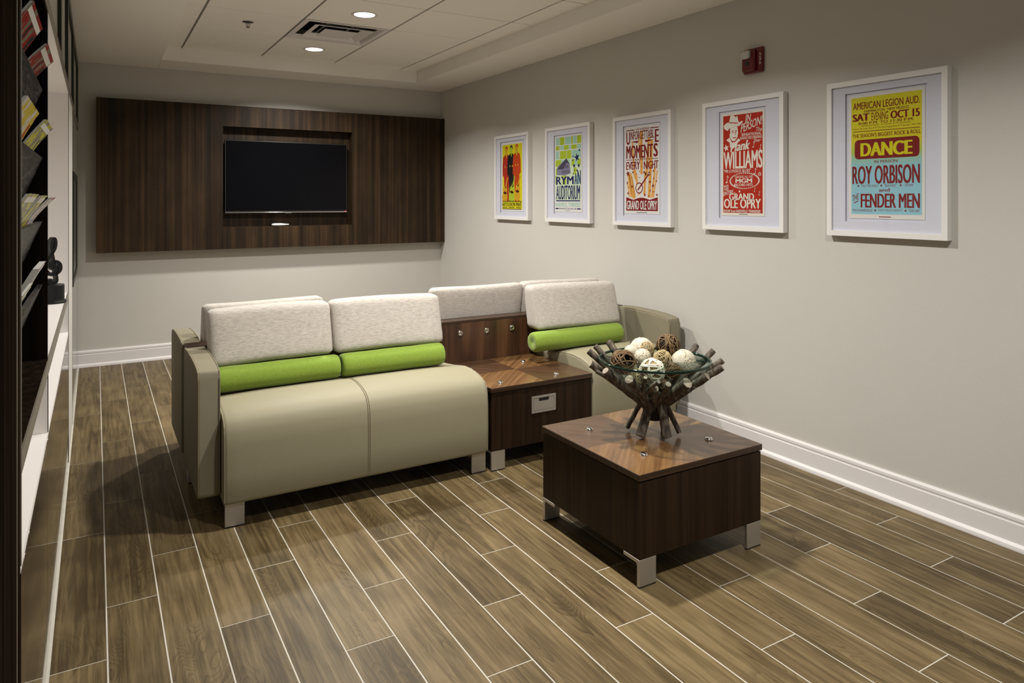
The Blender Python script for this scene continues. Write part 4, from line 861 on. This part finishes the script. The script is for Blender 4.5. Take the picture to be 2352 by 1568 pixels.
knob_ball(world_px(1570, 832, D0 - 0.005), 0.0500, M['speckle'], 'white ball with petals on top and speckles below, at the right', 0.02, petals=[-fw * 0.6 + Vector((0, 0, 0.8)) - rt * 0.5, -fw * 0.9 - rt * 0.75 + Vector((0, 0, 0.25)), -fw * 0.4 + rt * 0.55 + Vector((0, 0, 0.85)), fw * 0.4 + Vector((0, 0, 1))])
knob_ball(world_px(1449, 808, D0 + 0.050), 0.0280, M['petal'], 'small smooth cream ball behind the left twig ball', 0.03, 60)

# ---------------------------------------------------------------- joinery along the left
YR0, YR1, YD1, YP1 = 1.575, 2.42, 4.205, 4.92     # magazine bay, display bay, pilaster
XB = XF - 0.40
# near tall panel beside the camera
t = thing('tall_cupboard', (XF - 0.2, 1.25, 0), 'dark wood tall cabinet end nearest the camera, at the left edge', 'cabinet')
B('side_panel', M['cab'], t, XB, XF, 0.90, 1.482, 0, ZS - 0.002)
B('edge_strip', M['edge_grey'], t, XF - 0.004, XF + 0.0008, 1.482, 1.492, 0, ZS - 0.002)
B('stile', M['cab'], t, XB, XF - 0.001, 1.492, 1.566, 0, ZS - 0.002)
B('edge_strip', M['edge_grey'], t, XF - 0.004, XF + 0.0008, 1.566, 1.575, 0.66, ZS - 0.002)
# magazine rack
t = thing('magazine_rack', (XF - 0.2, 2.0, 0.866), 'dark wood magazine rack with four slanted pockets above the counter', 'rack')
B('back_panel', M['cab'], t, XB, XB + 0.018, YR0, YR1, 0.866, 1.868)
B('side_panel', M['cab'], t, XB, XF - 0.001, YR1, YR1 + 0.020, 0.866, 1.868)
B('top_panel', M['cab'], t, XB, XF - 0.002, YR0, YR1, 1.850, 1.868)
B('base_board', M['cab'], t, XB, XF - 0.002, YR0, YR1, 0.866, 0.872)
PZ = (1.640, 1.447, 1.267, 1.087)
for zt in PZ:
    MB().prism([(XF - 0.012, zt), (XF - 0.056, zt - 0.112), (XF - 0.070, zt - 0.112), (XF - 0.026, zt)], 1, YR0 + 0.002, YR1 - 0.002).build('pocket', M['pocket'], t, bevel=0.001)
    B('pocket_floor', M['cab'], t, XB + 0.02, XF - 0.058, YR0 + 0.002, YR1 - 0.002, zt - 0.118, zt - 0.112)
def cover(name, cols, sc):
    m, nt, b = newmat(name); tc = N(nt, 'ShaderNodeTexCoord'); mp = N(nt, 'ShaderNodeMapping'); mp.inputs['Scale'].default_value = (sc[0], sc[1], sc[2]); nt.links.new(tc.outputs['Object'], mp.inputs['Vector'])
    n = N(nt, 'ShaderNodeTexNoise', Scale=1.0, Detail=2.0); nt.links.new(mp.outputs[0], n.inputs['Vector'])
    r = ramp(nt, n.outputs['Fac'], [(0.30 + 0.42 * i / (len(cols) - 1), c) for i, c in enumerate(cols)]); r.color_ramp.interpolation = 'CONSTANT'
    nt.links.new(r.outputs['Color'], b.inputs['Base Color']); b.inputs['Roughness'].default_value = 0.25; return m
C_RED = cover('cover_red', [(0.02, 0.02, 0.02), (0.35, 0.02, 0.01), (0.25, 0.22, 0.16), (0.45, 0.03, 0.02)], (20, 20, 5))
C_FOOD = cover('cover_food', [(0.45, 0.05, 0.02), (0.70, 0.55, 0.05), (0.75, 0.70, 0.60), (0.45, 0.55, 0.12)], (16, 16, 12))
C_NEWS = cover('cover_news', [(0.05, 0.05, 0.18), (0.70, 0.66, 0.04), (0.30, 0.28, 0.30), (0.60, 0.55, 0.05)], (24, 24, 8))
C_WHITE = cover('cover_white', [(0.55, 0.10, 0.08), (0.72, 0.70, 0.66), (0.78, 0.76, 0.74), (0.60, 0.56, 0.40)], (25, 25, 14))
PAGE = plain('pages', (0.75, 0.73, 0.70), 0.7)
def magazine(y0, y1, zt, rise, lean, cov, label, twist=0.0, th=0.005, hd=True):
    """stands behind the slanted pocket whose lip is at height zt; rise: how far the top shows above the lip"""
    c = Vector((XF - 0.029 - th, (y0 + y1) / 2, zt)); t = thing('magazine', c, label, 'magazine', 'magazines in the rack')
    hy = (y1 - y0) / 2; h = rise
    def sheetbox(x0, x1, z0, z1, ya, yb):
        mb = MB(); n = 10; vs = []
        for k in range(n + 1):
            z = z0 + (z1 - z0) * k / n; u = max(0, z / h)
            bx = 0.393 * z + lean * u ** 1.4 * 0.06
            for x in (x0, x1):
                for y in (ya, yb): vs.append((c.x + bx + x + twist * (y / hy) * u * 0.5, c.y + y, c.z + z))
        fs = []
        for k in range(n):
            b0 = k * 4; fs += [(b0, b0 + 1, b0 + 5, b0 + 4), (b0 + 2, b0 + 6, b0 + 7, b0 + 3), (b0, b0 + 4, b0 + 6, b0 + 2), (b0 + 1, b0 + 3, b0 + 7, b0 + 5)]
        fs += [(0, 2, 3, 1), (n * 4, n * 4 + 1, n * 4 + 3, n * 4 + 2)]
        return mb.add(vs, fs)
    sheetbox(-th / 2, th / 2, -0.095, h, -hy, hy).build('pages', PAGE, t)
    sheetbox(th / 2, th / 2 + 0.0008, -0.095, h + 0.0005, -hy, hy + 0.0005).build('front_cover', cov, t)
    if hd: sheetbox(th / 2 + 0.0010, th / 2 + 0.0016, h - 0.017, h - 0.007, -hy * 0.92, hy * 0.92).build('masthead', INK['white'], t)
magazine(1.66, 1.93, 1.640, 0.075, 0.25, C_RED, 'red covered magazine in the top pocket, nearer the camera', 0.0)
magazine(2.03, 2.29, 1.640, 0.062, 0.42, C_RED, 'red covered magazine curling out of the top pocket', 0.0)
magazine(1.60, 1.92, 1.447, 0.075, 0.15, C_FOOD, 'food magazine with yellow and green cover in the second pocket', 0.0, hd=False)
magazine(2.00, 2.27, 1.447, 0.070, 0.35, C_NEWS, 'navy and yellow magazine curling out of the second pocket', 0.0)
magazine(1.60, 1.86, 1.267, 0.072, 0.22, C_NEWS, 'navy and yellow magazine in the third pocket', 0.0)
magazine(1.90, 2.10, 1.267, 0.070, 0.30, C_NEWS, 'yellow lettered magazine in the middle of the third pocket', 0.0)
magazine(2.12, 2.34, 1.267, 0.066, 0.45, C_WHITE, 'white and red magazine leaning out of the third pocket', 0.0)
magazine(1.70, 1.95, 1.087, 0.050, 0.10, C_NEWS, 'pale magazine lying low in the lowest pocket', 0.0, 0.006)
magazine(2.00, 2.24, 1.087, 0.078, 0.16, C_WHITE, 'thick white magazine with pink cover standing in the lowest pocket', 0.0, 0.014)
# counter slab and the open shelf below it, running under rack and display bay
t = thing('counter_slab', (XF - 0.2, 2.9, 0.828), 'long white counter with a grey-brown front edge under rack and display niche', 'counter')
B('slab', M['niche_white'], t, XB, XF - 0.003, YR0, YD1, 0.828, 0.862)
B('edge_band', M['edge_grey'], t, XF - 0.003, XF + 0.001, YR0, YD1, 0.826, 0.8635)
t = thing('open_shelf', (XF - 0.2, 2.9, 0.645), 'low white open shelf between the counter and the glossy base cabinets', 'shelf')
B('shelf_board', M['niche_white'], t, XB, XF - 0.001, YR0, YD1, 0.643, 0.661)
B('divider', M['niche_white'], t, XB, XF - 0.001, YR1 - 0.002, YR1 + 0.018, 0.661, 0.828)
B('divider_edge', M['cab'], t, XF - 0.001, XF + 0.0006, YR1 + 0.004, YR1 + 0.018, 0.661, 0.826)
B('back_panel', M['niche_white'], t, XB, XB + 0.01, YR0, YD1, 0.661, 0.828)
B('end_panel', M['niche_white'], t, XB, XF - 0.001, YD1, YD1 + 0.012, 0.643, 0.828)
# display niche
t = thing('display_niche', (XF - 0.2, 3.3, 0.8625), 'white display niche holding the treble clef sculpture', 'niche')
B('back_panel', M['niche_white'], t, XB, XB + 0.012, YR1 + 0.02, YD1, 0.8625, 1.862)
B('side_panel', M['niche_white'], t, XB, XF - 0.001, YD1, YD1 + 0.012, 0.8625, 1.868)
B('soffit_panel', M['niche_white'], t, XB, XF - 0.001, YR1 + 0.02, YD1, 1.8620, 1.8695)
# base cabinets
for (a, b_, lb) in ((YR0, 2.385, 'glossy brown base cabinet under the magazine rack'), (2.389, 3.245, 'glossy brown base cabinet in the middle of the left run'), (3.249, YD1 + 0.012, 'glossy brown base cabinet beside the cream pilaster')):
    t = thing('base_cabinet', (XF - 0.2, (a + b_) / 2, 0), lb, 'cabinet', 'glossy base cabinets')
    B('carcass', M['cab'], t, XB, XF - 0.020, a, b_, 0.0, 0.642)
    B('door', M['gloss'], t, XF - 0.019, XF, a + 0.001, b_ - 0.001, 0.150, 0.642, bevel=0.0008)
    B('plinth', M['gloss'], t, XF - 0.019, XF - 0.001, a, b_, 0.001, 0.146)
# cream pilaster and far glossy wall
struct(B('wall_pilaster', M['wall'], None, XB, XF, YD1 + 0.053, YP1, 0.0, 1.868))
struct(B('trim_2', M['black_frame'], None, XB, XF + 0.0005, YD1 + 0.013, YD1 + 0.053, 0.0, 1.868))
struct(B('trim_1', M['black_frame'], None, XB, XF + 0.001, YP1, YP1 + 0.02, 0.0, 1.868))
t = thing('tall_cabinet', (XF - 0.2, 5.7, 0), 'tall cabinet with a glossy cream door in the far left corner', 'cabinet')
B('carcass', M['cab'], t, XB, XF - 0.02, YP1 + 0.021, YB - 0.02, 0, 1.868)
B('door', M['gloss_cream'], t, XF - 0.019, XF - 0.003, YP1 + 0.022, YB - 0.03, 0.004, 1.866)
t = thing('picture_frame', (XF, 5.55, 0.80), 'dark framed glass panel hung on the glossy tall cabinet in the far left corner', 'picture frame')
fa, fb, fc, fd = 5.02, 6.10, 0.80, 1.50
mb = MB()
for q in ((fa, fb, fc, fc + 0.04), (fa, fb, fd - 0.04, fd), (fa, fa + 0.04, fc + 0.04, fd - 0.04), (fb - 0.04, fb, fc + 0.04, fd - 0.04)): mb.box(XF - 0.0028, XF + 0.004, *q)
mb.build('frame', M['black_frame'], t)
B('pane', M['screen'], t, XF - 0.0028, XF - 0.001, fa + 0.04, fb - 0.04, fc + 0.04, fd - 0.04)
# upper cabinets: dark framed doors with pale recessed panes
for (a, b_, lb) in ((YR0, 2.44, 'upper cabinet with dark framed pale door above the magazine rack'), (2.443, 3.40, 'upper cabinet with dark framed pale door above the near half of the niche'), (3.403, 4.21, 'upper cabinet with dark framed pale door above the far half of the niche'), (4.213, 5.28, 'upper cabinet with dark framed pale door above the cream pilaster'), (5.283, YB - 0.01, 'upper cabinet with dark framed pale door in the far corner')):
    t = thing('upper_cabinet', (XF - 0.2, (a + b_) / 2, 1.87), lb, 'cabinet', 'upper cabinets with framed doors')
    B('carcass', M['cab'], t, XB, XF - 0.030, a, b_, 1.886, ZS - 0.002)
    B('bottom_rail', M['edge_grey'], t, XF - 0.029, XF, a, b_, 1.870, 1.918)
    d = MB().box(XF - 0.018, XF, a + 0.001, a + 0.045, 1.920, ZS - 0.004).box(XF - 0.018, XF, b_ - 0.045, b_ - 0.001, 1.920, ZS - 0.004).box(XF - 0.018, XF, a + 0.045, b_ - 0.045, ZS - 0.060, ZS - 0.004).build('door_frame', M['black_frame'], t)
    B('door_pane', M['pane_white'], t, XF - 0.018, XF - 0.013, a + 0.045, b_ - 0.045, 1.920, ZS - 0.060)
# treble clef sculpture
cl = Vector((-0.165, 3.800, 0.863))
t = thing('clef_sculpture', cl, 'black treble clef sculpture standing on the white counter', 'sculpture')
MB().lathe([(0.0, 0.0), (0.052, 0.0), (0.053, 0.006), (0.050, 0.012), (0.046, 0.013)], cl, 28).build('foot', M['statue'], t, smooth=False)
MB().lathe([(0.046, 0.012), (0.045, 0.016), (0.045, 0.080), (0.043, 0.083), (0.0, 0.083)], cl, 28).build('pedestal', M['statue'], t)
path = [(0.030, 0.012), (0.014, 0.004), (-0.004, 0.012), (-0.006, 0.030), (0.010, 0.040), (0.022, 0.030), (0.022, 0.012), (0.010, -0.002), (0.0, -0.001), (-0.010, 0.004)]
mid = [(-0.016, 0.024, 0.012), (-0.012, 0.008, 0.010), (0.004, 0.006, 0.007), (0.016, 0.014, 0.006), (0.016, 0.034, 0.005), (0.010, 0.075, 0.005), (0.000, 0.125, 0.005), (-0.008, 0.165, 0.006), (-0.004, 0.195, 0.007), (0.006, 0.206, 0.006), (0.013, 0.190, 0.005), (0.008, 0.160, 0.006), (-0.012, 0.130, 0.007), (-0.030, 0.100, 0.008), (-0.034, 0.072, 0.008), (-0.016, 0.048, 0.008), (0.010, 0.046, 0.007), (0.030, 0.062, 0.008), (0.030, 0.088, 0.008), (0.012, 0.102, 0.007), (-0.006, 0.094, 0.006), (-0.010, 0.078, 0.005), (0.000, 0.066, 0.004)]
def ribbon(pts, depth):
    P2 = []
    n = len(pts)
    for k in range((n - 1) * 5 + 1):
        s_ = k / 5; i = min(int(s_), n - 2); f_ = s_ - i
        q = [Vector(pts[max(0, min(n - 1, i + d))]) for d in (-1, 0, 1, 2)]
        P2.append(0.5 * ((2 * q[1]) + (q[2] - q[0]) * f_ + (2 * q[0] - 5 * q[1] + 4 * q[2] - q[3]) * f_ ** 2 + (3 * q[1] - q[0] - 3 * q[2] + q[3]) * f_ ** 3))
    vs = []; m = len(P2)
    for i, q in enumerate(P2):
        d = (P2[min(i + 1, m - 1)] - P2[max(i - 1, 0)]); d = Vector((d.x, d.y)).normalized(); nn = Vector((-d.y, d.x)) * q.z * 1.0
        for sgn in (1, -1):
            for dp in (-depth / 2, depth / 2): vs.append((q.x + nn.x * sgn, dp, q.y + nn.y * sgn))
    fs = []
    for i in range(m - 1):
        b0 = i * 4; fs += [(b0, b0 + 4, b0 + 5, b0 + 1), (b0 + 2, b0 + 3, b0 + 7, b0 + 6), (b0, b0 + 2, b0 + 6, b0 + 4), (b0 + 1, b0 + 5, b0 + 7, b0 + 3)]
    fs += [(0, 1, 3, 2), ((m - 1) * 4, (m - 1) * 4 + 2, (m - 1) * 4 + 3, (m - 1) * 4 + 1)]
    return vs, fs
vs_, fs_ = ribbon(mid, 0.034)
rz = Matrix.Rotation(R(24), 3, 'Z')
MB().add([cl + rz @ Vector((x * 0.92 - 0.004, y, 0)) + Vector((0, 0, 0.084 + z * 1.0)) for x, y, z in vs_], fs_).build('clef', M['statue'], t)
